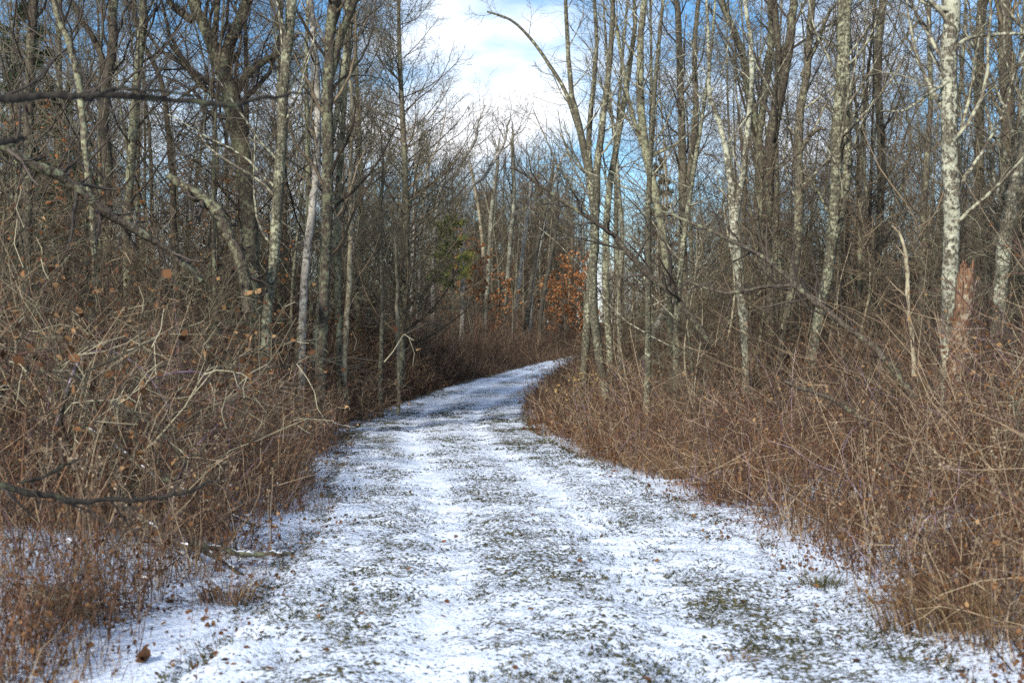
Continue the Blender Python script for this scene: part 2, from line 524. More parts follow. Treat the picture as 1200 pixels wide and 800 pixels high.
def grow(P, R, n, t0, t1, ang, ln, k, wander, trop, rr, rmin, tip=.35, apical=.4, absolute=None, tpow=1.0):
    B, N, _ = P.shape
    Lp = np.linalg.norm(np.diff(P, axis=1), axis=-1).sum(1)
    par = np.repeat(np.arange(B), n)
    st = (np.tile(np.arange(n), B) + rng.random(B * n)) / n
    t = t0 + (t1 - t0) * st ** tpow
    f = t * (N - 1); i = np.minimum(f.astype(int), N - 2); fr = (f - i)[:, None]
    pos = P[par, i] * (1 - fr) + P[par, i + 1] * fr
    tan = nrm(P[par, i + 1] - P[par, i])
    rad = R[par, i] * (1 - fr[:, 0]) + R[par, i + 1] * fr[:, 0]
    q = rng.normal(size=(B * n, 3))
    perp = nrm(q - tan * (q * tan).sum(-1, keepdims=True))
    an = np.radians(rng.uniform(ang[0], ang[1], B * n))[:, None]
    d = np.cos(an) * tan + np.sin(an) * perp
    base = Lp[par] if absolute is None else absolute
    length = base * rng.uniform(ln[0], ln[1], B * n) * (1 - apical * st)
    Q = np.empty((B * n, k, 3)); Q[:, 0] = pos
    for j in range(1, k):
        Q[:, j] = Q[:, j - 1] + d * (length / (k - 1))[:, None]
        d = nrm(d + wander * rng.normal(size=d.shape) + trop * UP)
    r0 = np.minimum(rad * .85, np.maximum(rmin, rad * rr))
    r0 = np.maximum(r0, rmin)
    rads = r0[:, None] * np.linspace(1, tip, k)[None, :]
    return Q, rads


def spline(pts, n):
    """Catmull-Rom through control rows (any number of columns)"""
    p = np.asarray(pts, float)
    p = np.vstack([2 * p[0] - p[1], p, 2 * p[-1] - p[-2]])
    m = len(p) - 3
    t = np.linspace(0, m - 1e-6, n)
    i = t.astype(int); f = (t - i)[:, None]
    a, b, c, d = p[i], p[i + 1], p[i + 2], p[i + 3]
    return .5 * (2 * b + (c - a) * f + (2 * a - 5 * b + 4 * c - d) * f * f + (-a + 3 * b - 3 * c + d) * f ** 3)


def crown_mesh(P, R, dens=1.0, t0=.25, limb_len=.28, ang=(28, 55), trop=.14, wander=.16, n1=16, n2=6, n3=6, twig=.0035, limb_mat=0, twig_mat=1, mb=None, leafs=None, leaf_mat=2, n_leaf=0, apical=.45, l2=(.35, .7), l3=(.35, .75)):
    mb = mb or MB()
    N1 = max(2, int(n1 * dens))
    a, ra = grow(P, R, N1, t0, .99, ang, (limb_len * .6, limb_len * 1.25), 8, wander, trop, .30, .009, apical=apical)
    b, rb = grow(a, ra, n2, .15, .98, (25, 60), l2, 6, wander * 1.1, trop * .5, .5, .005, apical=.5)
    c, rc = grow(b, rb, n3, .1, 1.0, (22, 60), l3, 4, wander * 1.2, trop * .3, .6, twig, apical=.4, tip=.5)
    mb.tubes(a, ra, 5, mat=limb_mat)
    mb.tubes(b, rb, 3, mat=twig_mat)
    mb.tubes(c, rc, 3, mat=twig_mat)
    if n_leaf:
        idx = rng.integers(0, len(c), n_leaf)
        f = rng.random((n_leaf, 1))
        pp = c[idx, 1] * (1 - f) + c[idx, 3] * f + rng.normal(size=(n_leaf, 3)) * .03
        mb.leaves(pp, rng.uniform(*leafs, n_leaf), rng.random(n_leaf), leaf_mat)
    return mb


def trunk_poly(h, r, lean=.05, wob=.12, n=26, rng_=None):
    z = np.linspace(0, 1, n)
    k = rng.normal(size=(2, 3)) * wob
    ph = rng.random((2, 3)) * 6.28
    dx = sum(k[0, j] * (np.sin(z * (j + 1) * 2.6 + ph[0, j]) - np.sin(ph[0, j])) for j in range(3))
    dy = sum(k[1, j] * (np.sin(z * (j + 1) * 2.6 + ph[1, j]) - np.sin(ph[1, j])) for j in range(3))
    a = rng.random() * 6.28
    P = np.stack([dx + np.cos(a) * lean * h * z, dy + np.sin(a) * lean * h * z, h * z - .15], -1)
    R = r * (1 - .82 * z ** 1.1) * (1 + .5 * np.exp(-z * h / .35))
    return P[None], R[None]


def tree_proto(name, label, cat, group, h, r, bm, tm, lm, **kw):
    """a whole tree around the origin: trunk and crown; stems > 1 forks from the base"""
    stems = kw.pop('stems', 1)
    root = thing(name, (0, 0, 0), label, cat, group)
    mbc = MB()
    for s in range(stems):
        P, R = trunk_poly(h * (1 if s == 0 else rng.uniform(.7, .95)), r * (1 if s == 0 else .75), kw.get('lean', .04) + .05 * s, kw.get('wob', .12))
        if s:
            P = P + np.array([rng.normal() * .12, rng.normal() * .12, 0])
        t = MB(); t.tubes(P, R, 9)
        t.obj('trunk', bm, root)
        crown_mesh(P, R, mb=mbc, **{k: v_ for k, v_ in kw.items() if k not in ('lean', 'wob')})
    mbc.obj('crown', [lm, tm], root)
    return root


# ------------------------------------------------------------------ trees one can single out
GAPX = (505, 660)


def hero(label, d, pts, bm, lm=None, tm=None, cat='tree', name='bare_tree', top=13., base=None, drift=.0, crown=True, extra=(), leafmat=None, **kw):
    """a tree whose trunk the photograph shows: pts are (px, py, width px) from the lowest seen point up"""
    lm = lm or T_LIMB; tm = tm or T_GREY
    rows = []
    for k, (px, py, w_) in enumerate(pts):
        dd = d + drift * k
        rows.append([*at(px, py, dd), .86 * w_ * dd / FPX / 2])
    rows = np.array(rows)
    # down to the ground
    b = rows[0].copy()
    slope = (rows[0, :2] - rows[1, :2]) / max(rows[1, 2] - rows[0, 2], .3)
    bx, by = b[0], b[1]
    g = gz(bx, by)
    dz = max(b[2] - g, 0)
    bx += np.clip(slope[0] * dz, -.35, .35)
    g = gz(bx, by)
    if rows[0, 2] > g + .05:
        rows = np.vstack([[bx, by, g - .12, b[3] * 1.35], rows])
    else:
        rows[0, 2] = g - .12
    org = np.array([bx, by, g])
    # up to the top
    tz = g + top
    if rows[-1, 2] < tz - .5:
        v2 = rows[-1, :3] - rows[-2, :3]
        v2 = v2 / np.linalg.norm(v2); v2 = nrm(v2 + np.array([0, 0, .6]))
        rem = tz - rows[-1, 2]
        e = rows[-1, :3] + v2 * rem
        rows = np.vstack([rows, [*(rows[-1, :3] + v2 * rem * .5 + rng.normal(size=3) * .12), rows[-1, 3] * .6], [*e, .008]])
    q = spline(rows, 40)
    q[:, :2] += np.cumsum(rng.normal(size=(40, 2)) * .014, 0)
    q[:, 3] = np.maximum(q[:, 3], .006)
    root = thing(name, org, label, cat)
    t = MB(); t.tubes((q[:, :3] - org)[None], q[:, 3][None], 10)
    trunks = [((q[:, :3] - org)[None], q[:, 3][None])]
    for lpts in extra:       # visible limbs, the same way
        lr = np.array([[*at(a, b_, d + drift * 2), w_ * d / FPX / 2] for a, b_, w_ in lpts])
        lq = spline(lr, 18); lq[:, 3] = np.maximum(lq[:, 3], .006)
        lq[:, :2] += np.cumsum(rng.normal(size=(18, 2)) * .008, 0)
        t.tubes((lq[:, :3] - org)[None], lq[:, 3][None], 7)
        trunks.append(((lq[:, :3] - org)[None], lq[:, 3][None]))
    t.obj('trunk', bm, root)
    if crown:
        mb = MB()
        nl = kw.pop('n_leaf', 0)
        for k, (P, R) in enumerate(trunks):
            kk = dict(kw)
            if k:
                kk.update(n1=max(5, kw.get('n1', 14) // 2), t0=.1, limb_len=max(.3, kw.get('limb_len', .25)))
            crown_mesh(P, R, mb=mb, n_leaf=nl if k == 0 else 0, **kk)
        mb.obj('crown', [lm, tm] + ([leafmat] if leafmat else []), root)
    return root


# right of the path, the pale clump at the bend
hero('front trunk of the pale lichened clump at the path bend, its foot in brown weeds', 30, [(718, 500, 11), (705, 425, 12), (697, 350, 12), (700, 270, 11), (704, 190, 10), (715, 90, 8), (722, 0, 6)], B_LICHEN, n1=14, limb_len=.2, t0=.42)
hero('pale trunk of the bend clump with a thin limb thrown over the sky gap', 33, [(683, 440, 11), (690, 360, 12), (698, 280, 12), (688, 190, 11), (668, 105, 7), (660, 0, 5)], B_LICHEN, n1=11, limb_len=.2, t0=.45,
     extra=[[(686, 180, 7), (662, 110, 5), (632, 60, 4), (600, 25, 3), (570, 14, 2)], [(700, 250, 8), (690, 170, 7), (700, 60, 5), (694, -30, 4)]])
hero('slim pale trunk just behind the bend clump, leaning slightly right', 35, [(715, 435, 9), (709, 330, 10), (712, 230, 9), (728, 120, 8), (742, 30, 6)], B_LICHEN, n1=14, limb_len=.2, t0=.4)
hero('thin pale pole-like trunk right of the bend clump above a snow patch', 38, [(726, 420, 7), (724, 350, 8), (727, 290, 7), (720, 200, 6), (712, 100, 5)], B_PALE, n1=10, limb_len=.18, t0=.5)
hero('dark-topped tree with a pale lower trunk beside the dark evergreen', 34, [(785, 395, 9), (777, 300, 10), (764, 230, 11), (750, 150, 11), (746, 60, 9), (752, 0, 8)], B_GREY, n1=16, limb_len=.22, t0=.4,
     extra=[[(752, 170, 6), (735, 110, 5), (725, 40, 4), (712, -30, 3)], [(757, 185, 6), (785, 172, 3), (800, 160, 2)]])
hero('straight dark twin-forked trunk against the cloud gap right of the evergreen', 36, [(803, 390, 9), (802, 300, 10), (801, 200, 10), (800, 100, 9), (797, 0, 8)], B_GREY, T_DARK, n1=16, limb_len=.22, t0=.38,
     extra=[[(803, 230, 7), (815, 140, 7), (812, 60, 6), (820, -20, 5)]])
hero('crooked pale lichened trunk rising out of brown weeds, bent left near its top', 26, [(872, 445, 11), (866, 380, 12), (857, 300, 13), (850, 230, 10), (835, 150, 8), (823, 100, 6), (821, 0, 4)], B_PALE, T_LIMB, n1=11, limb_len=.18, t0=.5,
     extra=[[(858, 290, 8), (868, 220, 8), (873, 170, 7), (880, 80, 6), (872, 0, 5)]])
hero('dark slender tree with spreading fork just right of the crooked pale trunk', 31, [(903, 390, 12), (897, 300, 13), (886, 180, 14), (878, 120, 12), (865, 60, 9), (842, 0, 7)], B_GREY, T_DARK, n1=18, limb_len=.24, t0=.35,
     extra=[[(890, 160, 8), (898, 100, 9), (905, 40, 8), (903, -20, 7)]])
hero('thick dark leaning trunk that sweeps right at the top over the right woods', 29, [(905, 400, 13), (901, 300, 14), (901, 200, 16), (910, 130, 16), (924, 60, 13), (930, 0, 11)], B_DARK, T_DARK, n1=16, limb_len=.22, t0=.4,
     extra=[[(905, 150, 8), (912, 80, 8), (908, 0, 7)]])
hero('mottled grey trunk with a pale left face, standing midway in the right woods', 28, [(915, 410, 9), (928, 330, 11), (935, 250, 13), (934, 160, 12), (943, 80, 10), (950, 0, 9)], B_GREY, n1=16, limb_len=.24, t0=.36,
     extra=[[(936, 180, 6), (955, 155, 5), (968, 150, 3)], [(940, 90, 6), (962, 40, 5), (975, 10, 4)]])
hero('lichened grey trunk with yellowish patches and a close twin stem, mid right woods', 27, [(958, 375, 14), (968, 310, 15), (976, 230, 15), (978, 150, 15), (983, 60, 14), (984, 0, 13)], B_LICHEN, n1=16, limb_len=.22, t0=.4,
     extra=[[(972, 300, 10), (990, 220, 11), (990, 130, 10), (990, 50, 10), (993, -20, 9)], [(972, 250, 4), (955, 215, 3), (942, 200, 2)]])
hero('thick pale white-lichened trunk standing beside the reddish broken snag', 20, [(1110, 450, 20), (1112, 380, 22), (1117, 290, 22), (1117, 220, 23), (1113, 140, 22), (1114, 60, 23), (1116, 0, 22)], B_PALE, T_LIMB, n1=14, limb_len=.22, t0=.36, top=14,
     extra=[[(1114, 12, 8), (1100, 8, 6), (1080, 2, 4)], [(1117, 60, 6), (1135, 45, 5), (1180, 40, 4), (1215, 42, 3)], [(1112, 95, 5), (1090, 108, 4), (1060, 128, 3), (1030, 130, 2)]])
hero('pale forked tree with scaly lichen bark, leaning right by the woods edge', 22, [(1166, 385, 18), (1168, 320, 19), (1175, 250, 20), (1187, 200, 19), (1198, 140, 17), (1204, 60, 16), (1206, 0, 14)], B_PALE, n1=12, limb_len=.24, t0=.4,
     extra=[[(1172, 245, 7), (1162, 205, 6), (1155, 175, 5), (1148, 165, 3)], [(1174, 235, 5), (1180, 190, 4)]])
hero('tall dark brown trunk behind the pale forked tree', 30, [(1178, 400, 18), (1180, 250, 19), (1179, 120, 19), (1176, 40, 18), (1176, 0, 17)], B_DARK, T_BROWN, n1=16, limb_len=.26, t0=.25)
hero('grey trunk half hidden behind twigs between the pale white-lichened trunk and the pale forked tree', 33, [(1147, 400, 12), (1146, 250, 13), (1143, 100, 13), (1145, 0, 12)], B_DARK, T_BROWN, n1=18, limb_len=.26, t0=.2)
hero('mid brown trunk with crooked ascending limbs left of the thick pale trunk', 31, [(1030, 400, 10), (1028, 300, 11), (1032, 200, 11), (1028, 100, 10), (1035, 0, 9)], B_GREY, T_BROWN, n1=20, limb_len=.26, t0=.2)
hero('dark thin trunk with short knotty limbs near the thick pale trunk', 26, [(1082, 400, 8), (1085, 300, 9), (1086, 220, 9), (1092, 130, 7), (1090, 0, 6)], B_DARK, T_BROWN, n1=20, limb_len=.26, t0=.2)

# left of the path
hero('big dark crooked oak that forks wide against the blue sky', 30, [(295, 330, 24), (288, 250, 24), (280, 180, 25), (268, 120, 26), (255, 85, 20), (235, 40, 17), (215, 0, 15)], B_DARK, T_DARK, T_DARK, name='oak_tree', n1=18, limb_len=.34, t0=.3, wander=.24, ang=(35, 75), top=13,
     extra=[[(262, 105, 16), (268, 60, 15), (284, 20, 14), (300, -25, 13)], [(276, 110, 11), (290, 88, 10), (310, 72, 8), (330, 62, 5), (350, 40, 4)], [(248, 70, 8), (252, 20, 7), (255, -30, 6)],
            [(262, 120, 7), (235, 98, 7), (215, 70, 5), (200, 50, 4)], [(225, 25, 10), (200, 5, 7), (185, -20, 6)]])
hero('pale green-lichened trunk right of the dark crooked oak', 26, [(308, 450, 13), (313, 360, 14), (320, 280, 15), (328, 190, 15), (334, 100, 14), (343, 0, 14)], B_LICHEN, n1=14, limb_len=.24, t0=.35)
hero('dark upright trunk left of the crooked oak, nearer the blue sky', 27, [(128, 330, 13), (130, 230, 14), (128, 130, 14), (138, 50, 13), (143, 0, 12)], B_DARK, T_DARK, n1=20, limb_len=.3, t0=.2, wander=.22, extra=[[(130, 110, 7), (118, 60, 7), (95, 20, 6), (80, -10, 5)]])
hero('straight greenish-grey trunk just right of the dark upright one', 29, [(147, 330, 11), (150, 230, 12), (154, 130, 12), (160, 50, 12), (164, 0, 11)], B_GREY, T_DARK, n1=18, limb_len=.3, t0=.25, wander=.2)
hero('leaning grey trunk with mossy side limbs at the dark pine sprays', 24, [(112, 330, 8), (105, 220, 9), (98, 120, 9), (86, 50, 9), (72, 0, 8)], B_GREY, T_DARK, n1=22, limb_len=.3, t0=.2, wander=.25)
hero('dark trunk rising through the pine sprays at the woods edge', 25, [(34, 340, 11), (36, 220, 13), (38, 100, 13), (42, 0, 12)], B_DARK, T_DARK, n1=22, limb_len=.3, t0=.2, wander=.22)
hero('slim crooked dark trunk between the two straight trunks and the crooked oak', 31, [(208, 330, 9), (205, 240, 9), (200, 170, 8), (190, 90, 7), (165, 40, 6)], B_DARK, T_DARK, n1=22, limb_len=.32, t0=.2, wander=.26)
hero('dark brown trunk with dense twigs, tallest of the close stand left of the path', 28, [(378, 430, 14), (384, 330, 15), (386, 230, 16), (386, 120, 16), (388, 40, 15), (390, 0, 14)], B_DARK, T_BROWN, n1=26, limb_len=.24, t0=.25, extra=[[(388, 90, 9), (400, 45, 10), (415, 5, 9), (425, -30, 8)]])
hero('pale grey trunk with peeling bark, left in the close stand by the path', 30, [(354, 430, 10), (358, 340, 11), (366, 250, 11), (373, 190, 10), (372, 90, 9), (366, 0, 8)], B_WHITE, T_BROWN, n1=14, limb_len=.22, t0=.4)
hero('lichen-spotted trunk between the dark brown trunk and the peeling one', 33, [(371, 420, 9), (374, 340, 10), (377, 270, 10), (380, 190, 9), (398, 80, 8), (402, 0, 7)], B_LICHEN, T_BROWN, n1=14, limb_len=.22, t0=.4)
hero('slender grey trunk at the outer side of the close stand', 34, [(398, 420, 8), (396, 330, 9), (398, 240, 9), (404, 150, 8), (410, 60, 7)], B_GREY, T_BROWN, n1=20, limb_len=.22, t0=.25)
hero('thin straight tan trunk standing at the path edge', 33, [(404, 445, 8), (405, 380, 8), (408, 320, 7), (412, 230, 6), (415, 120, 5)], B_TAN, T_TAN, n1=14, limb_len=.16, t0=.35, top=10)
hero('very thin tan sapling beside the snowy path', 35, [(466, 445, 5), (466, 390, 5), (465, 340, 4), (463, 260, 3)], B_TAN, T_TAN, n1=12, limb_len=.2, t0=.35, top=6)
hero('short greenish pole trunk behind the dark tangle at the path edge', 34, [(447, 430, 6), (447, 350, 6), (444, 250, 5)], B_GREY, T_GREY, n1=14, limb_len=.2, t0=.3, top=8)

# the dense twiggy cone-crowned tree whose edge bounds the sky
def twiggy(label, px, d, h, spread, nb=10, nc=6):
    x = at(px, 400, d)[0]; g = gz(x, d)
    root = thing('larch_tree', (x, d, g), label, 'tree')
    P, R = trunk_poly(h, .17, .01, .06, 30)
    t = MB(); t.tubes(P, R, 9); t.obj('trunk', B_GREY, root)
    mb = MB()
    a, ra = grow(P, R, 130, .1, .99, (45, 72), (spread * .75, spread * 1.2), 8, .08, .10, .25, .010, apical=.62)
    b, rb = grow(a, ra, nb, .1, .98, (25, 65), (.22, .46), 5, .14, .07, .5, .005, apical=.5)
    c, rc = grow(b, rb, nc, .1, 1., (25, 60), (.4, .85), 4, .15, .05, .6, .0052, apical=.4, tip=.6)
    mb.tubes(a, ra, 4, mat=0); mb.tubes(b, rb, 3, mat=1); mb.tubes(c, rc, 3, mat=1)
    mb.obj('crown', [T_BROWN, T_GREY], root)


twiggy('dense twiggy leafless tree with a broad cone-shaped crown beside the open sky gap', 466, 44, 17.5, .24, 15, 8)
twiggy('dense twiggy leafless tree high behind the crooked oak and the pale green-lichened trunk', 330, 48, 17, .24)
twiggy('dense twiggy leafless tree behind the two straight trunks near the dark pine', 60, 40, 15, .3)
twiggy('smaller dense twiggy leafless tree filling in behind the close stand of trunks', 418, 50, 17, .22)

# far end: pale trunks past the bend
far_pts = [
    ('pale leaning birch trunk slanting right low in the sky gap', 84, [(512, 242, 5), (535, 200, 5), (555, 165, 4)], B_WHITE, 16),
    ('second slanting white birch trunk, right of the first leaning one', 86, [(547, 242, 5), (570, 205, 5), (590, 170, 4)], B_WHITE, 16),
    ('white birch pole at the edge of the dense twiggy tree', 80, [(486, 260, 4), (488, 210, 4), (487, 170, 3)], B_WHITE, 14),
    ('short white birch stem with a slight left lean by the slanting birches', 82, [(496, 262, 4), (501, 225, 4), (504, 195, 3)], B_WHITE, 13),
    ('pale straight trunk of the far stand, beside the first orange oak', 95, [(570, 370, 6), (575, 300, 6), (578, 250, 6), (584, 200, 5)], B_PALE, 16),
    ('tall cream trunk in the middle of the far stand past the bend', 97, [(590, 370, 6), (596, 300, 6), (602, 230, 6), (600, 170, 5)], B_PALE, 17),
    ('thin cream trunk with a slight kink in the far stand past the bend', 99, [(603, 365, 4), (610, 310, 5), (618, 255, 4), (622, 215, 4)], B_WHITE, 15),
    ('pale yellowish trunk at the far stand where the bank rises', 90, [(566, 375, 4), (566, 300, 5), (560, 240, 4), (552, 200, 3)], B_TAN, 14),
    ('dark slim trunk leaning right over the far bank, before the orange oak leaves', 93, [(615, 408, 7), (622, 350, 7), (632, 290, 6), (642, 240, 5), (650, 200, 4)], B_DARK, 15),
    ('second dark slim trunk of the far bank, close by the orange oak', 93, [(630, 412, 6), (636, 350, 6), (646, 300, 6), (655, 250, 4)], B_DARK, 14),
    ('forked white trunk leaning into the middle of the far woods', 95, [(625, 330, 4), (638, 270, 4), (646, 225, 4), (660, 185, 3)], B_WHITE, 15),
]
for lab, d, pts, bm, top in far_pts:
    hero(lab, d, pts, bm, T_GREY, T_BROWN, name='bare_tree', top=top, n1=12, limb_len=.22, t0=.4, n2=5, n3=5, twig=.006)


# ------------------------------------------------------------------ evergreens and leafy oaks
def conifer(label, px, d, h, spread, needles, lo=.06, dens=1.0, ndl=(.07, .14), name='pine_tree', apical=.88, group=None):
    x = at(px, 400, d)[0]; g = gz(x, d)
    root = thing(name, (x, d, g), label, 'tree', group)
    P, R = trunk_poly(h, .012 * h + .03, .01, .05, 24)
    t = MB(); t.tubes(P, R, 8)
    t.obj('trunk', B_DARK, root)
    mb = MB()
    a, ra = grow(P, R, int(64 * dens), lo, .99, (62, 88), (spread * .7, spread * 1.2), 7, .07, .03, .22, .010, apical=apical)
    b, rb = grow(a, ra, 9, .2, .99, (30, 65), (.2, .42), 4, .12, .03, .5, .005, apical=.5)
    mb.tubes(a, ra, 4, mat=0); mb.tubes(b, rb, 3, mat=0)
    m = len(b)
    k = 20
    idx = np.repeat(np.arange(m), k)
    f = rng.random((m * k, 1)) * 3; i = np.minimum(f.astype(int), 2)[:, 0]; f = f - i[:, None]
    pos = b[idx, i] * (1 - f) + b[idx, i + 1] * f
    tan = nrm(b[idx, i + 1] - b[idx, i])
    D = nrm(tan * .7 + rng.normal(size=pos.shape) * .55 + UP * .15)
    ln = rng.uniform(*ndl, len(pos))
    sd = nrm(np.cross(D, rng.normal(size=pos.shape))) * (ln * .10)[:, None]
    V = np.stack([pos - sd, pos + sd, pos + D * ln[:, None] + sd * .3, pos + D * ln[:, None] - sd * .3], 1).reshape(-1, 3)
    F = np.arange(len(pos) * 4).reshape(-1, 4)
    mb.add(V, F, np.repeat(rng.random(m)[idx] * .7 + rng.random(len(idx)) * .3, 4), 1)
    mb.obj('crown', [T_BROWN, needles], root)
    return root


conifer('bright yellow-green young pine glowing among bare trunks before the first orange oak', 530, 84, 8.8, .2, N_GREEN, lo=.46, dens=.55, ndl=(.16, .34), apical=.5)
conifer('dark evergreen with a pointed top standing behind the right trunks in the cloud gap', 772, 62, 10.6, .22, N_DARK, ndl=(.12, .24))
conifer('dark green pine spreading sprays by the left woods, before the cloud', 14, 30, 9.5, .34, N_DARK, ndl=(.10, .2))
conifer('low evergreen glimpsed between the leaning grey trunk and the dark upright trunk', 92, 52, 9.0, .24, N_DARK, ndl=(.14, .26))
for k, (px, d, h) in enumerate([(560, 150, 15.5), (576, 158, 17), (634, 150, 16.5), (652, 160, 17)]):
    conifer('distant dark pointed evergreen on the treeline closing the sky gap', px, d, h, .15, N_DARK, dens=.8, ndl=(.25, .45), name='spruce_tree', group='distant evergreens on the treeline')


def oak(label, px, d, h, mat, n_leaf, size=(.09, .17), group=None, name='oak_tree'):
    x = at(px, 400, d)[0]; g = gz(x, d)
    root = thing(name, (x, d, g), label, 'tree', group)
    P, R = trunk_poly(h, .06 + .006 * h, .04, .12, 20)
    t = MB(); t.tubes(P, R, 8); t.obj('trunk', B_DARK, root)
    crown_mesh(P, R, n1=24, t0=.12, limb_len=.52, ang=(50, 88), wander=.2, trop=.04, n2=6, n3=5, twig=.005, n_leaf=n_leaf, leafs=size, apical=.6).obj('crown', [T_DARK, T_BROWN, mat], root)


oak('small oak still holding orange-brown leaves, left of the far pale trunks', 550, 88, 7.2, LF_ORANGE, 1500, (.13, .24))
oak('fuller oak still holding bright orange leaves, right behind the dark slim trunks', 672, 104, 6.8, LF_ORANGE, 1500, (.14, .26))
oak('stunted oak with orange leaves low between the pale trunks of the far stand', 580, 97, 5.6, LF_ORANGE, 700, (.13, .24))
oak('low spreading oak with thinner orange leaves beside the fuller bright one', 652, 101, 5.8, LF_ORANGE, 800, (.13, .24))
oak('young oak with tan-orange leaves under the dark pine sprays', 28, 27, 6.3, LF_ORANGE, 700, (.06, .11))
oak('small oak with dull orange leaves low behind the crooked dark oak', 262, 42, 7.0, LF_ORANGE, 800, (.07, .13))
oak('small leafy oak with dull brown leaves behind the lichened right trunks', 940, 50, 5.0, LF_BROWN, 700, (.08, .15))
oak('low sapling with pale yellow leaves at the foot of the bend clump', 690, 31.5, 1.3, LF_YELLOW, 130, (.06, .10), name='beech_sapling')

# ------------------------------------------------------------------ the woods behind: countable bare trees
HALF = 600 / FPX
protos = []
for k in range(11):
    kinds = [(B_GREY, T_GREY, T_LIMB), (B_LICHEN, T_GREY, T_LIMB), (B_DARK, T_BROWN, T_DARK), (B_TAN, T_BROWN, T_TAN), (B_GREY, T_BROWN, T_BROWN)][k % 5]
    h = rng.uniform(12.5, 16.5)
    protos.append(tree_proto('woodland_tree', 'x', 'tree', 'x', h, rng.uniform(.05, .105), kinds[0], kinds[1], kinds[2], stems=1 + (k % 4 == 3), n1=int(rng.integers(20, 28)), n2=6, n3=5, t0=rng.uniform(.06, .3), limb_len=rng.uniform(.2, .32), ang=(32, 75), trop=rng.uniform(.02, .12),
                             wob=rng.uniform(.12, .34), lean=rng.uniform(.0, .09), twig=.0045, wander=rng.uniform(.16, .28)))
REG = {
    'left': ('one of the slender bare trees crowded in the woods behind the left thicket', 'slender bare trees in the woods behind the left thicket'),
    'right': ('one of the slender bare trees crowded in the woods behind the right thicket', 'slender bare trees in the woods behind the right thicket'),
    'far': ('one of the thin bare trees crowded beyond the bend of the path', 'thin bare trees beyond the bend of the path'),
}
taken = [(o.location.x, o.location.y) for o in S.objects if o.get('category') == 'tree' and o.name.split('.')[0] != 'woodland_tree']
used = set()
count = {'left': 0, 'right': 0, 'far': 0}
quota = {'left': 60, 'right': 78, 'far': 66}
tries = 0
while tries < 20000 and any(count[k] < quota[k] for k in quota):
    tries += 1
    y = rng.uniform(26, 108)
    x = rng.uniform(-HALF - .045, HALF + .045) * y
    s = x - float(cx(y)); px = 600 + x * FPX / y
    if abs(s) < 4.2 or (y > 60 and abs(s) < 5): continue
    reg = 'far' if y > 64 else ('left' if s < 0 else 'right')
    if count[reg] >= quota[reg]: continue
    if GAPX[0] - 45 < px < GAPX[1] + 25 and y < 86: continue
    if 640 < px < 860 and rng.random() < .45: continue
    if 140 < px < 350 and rng.random() < .45: continue
    if reg == 'left' and s > -6 and y > 40 and px > 470: continue
    if any((x - a) ** 2 + (y - b) ** 2 < 1.5 ** 2 for a, b in taken): continue
    taken.append((x, y)); count[reg] += 1
    k = int(rng.integers(len(protos)))
    p = protos[k]
    sc = rng.uniform(.75, 1.08)
    if GAPX[0] - 20 < px < GAPX[1] + 15: sc = rng.uniform(.75, 1.1)
    sx_ = sc * rng.uniform(.85, 1.25)
    loc = (x, y, gz(x, y)); rz = rng.uniform(0, 6.28); scv = (sx_, sx_, sc)
    if k not in used:
        used.add(k); p.location = loc; p.rotation_euler = (0, 0, rz); p.scale = scv
        p['label'], p['group'] = REG[reg]
    else:
        copy_tree(p, loc, rz, scv, *REG[reg])

# understorey: young trees and tall saplings, twiggy from the ground up
saps = []
for k in range(6):
    h = rng.uniform(4.5, 7.5)
    saps.append(tree_proto('young_tree', 'x', 'young tree', 'x', h, rng.uniform(.028, .045), [B_GREY, B_TAN, B_DARK][k % 3], [T_BROWN, T_GREY][k % 2], T_BROWN, stems=1 + k % 3, n1=20, n2=6, n3=5, t0=.05, limb_len=rng.uniform(.24, .34), wob=.1, lean=.05, twig=.0045, wander=.2, ang=(30, 65)))
SREG = {'left': ('one of the twiggy young trees filling the left woods below the tall trunks', 'twiggy young trees of the left woods'),
        'right': ('one of the twiggy young trees filling the right woods below the tall trunks', 'twiggy young trees of the right woods'),
        'far': ('one of the twiggy young trees on the banks past the bend', 'twiggy young trees past the bend')}
used_s = set(); cnt = {'left': 0, 'right': 0, 'far': 0}; quo = {'left': 70, 'right': 85, 'far': 120}
tries = 0
while tries < 20000 and any(cnt[k] < quo[k] for k in quo):
    tries += 1
    y = rng.uniform(19, 110)
    x = rng.uniform(-HALF - .02, HALF + .02) * y
    s_ = x - float(cx(y)); px = 600 + x * FPX / y
    if abs(s_) < 4.6 or (s_ > 0 and y < 24 and abs(s_) < 6.5): continue
    reg = 'far' if y > 62 else ('left' if s_ < 0 else 'right')
    if cnt[reg] >= quo[reg]: continue
    if any((x - a) ** 2 + (y - b) ** 2 < 1.0 for a, b in taken): continue
    taken.append((x, y)); cnt[reg] += 1
    k = int(rng.integers(len(saps))); p = saps[k]
    sc = rng.uniform(.7, 1.15) * (.8 if abs(s_) < 6 else 1)
    if reg == 'far' and abs(s_) < 8: sc *= .8
    loc = (x, y, gz(x, y)); rz = rng.uniform(0, 6.28); scv = (sc * 1.15, sc * 1.15, sc)
    if k not in used_s:
        used_s.add(k); p.location = loc; p.rotation_euler = (0, 0, rz); p.scale = scv
        p['label'], p['group'] = SREG[reg]
    else:
        copy_tree(p, loc, rz, scv, *SREG[reg])

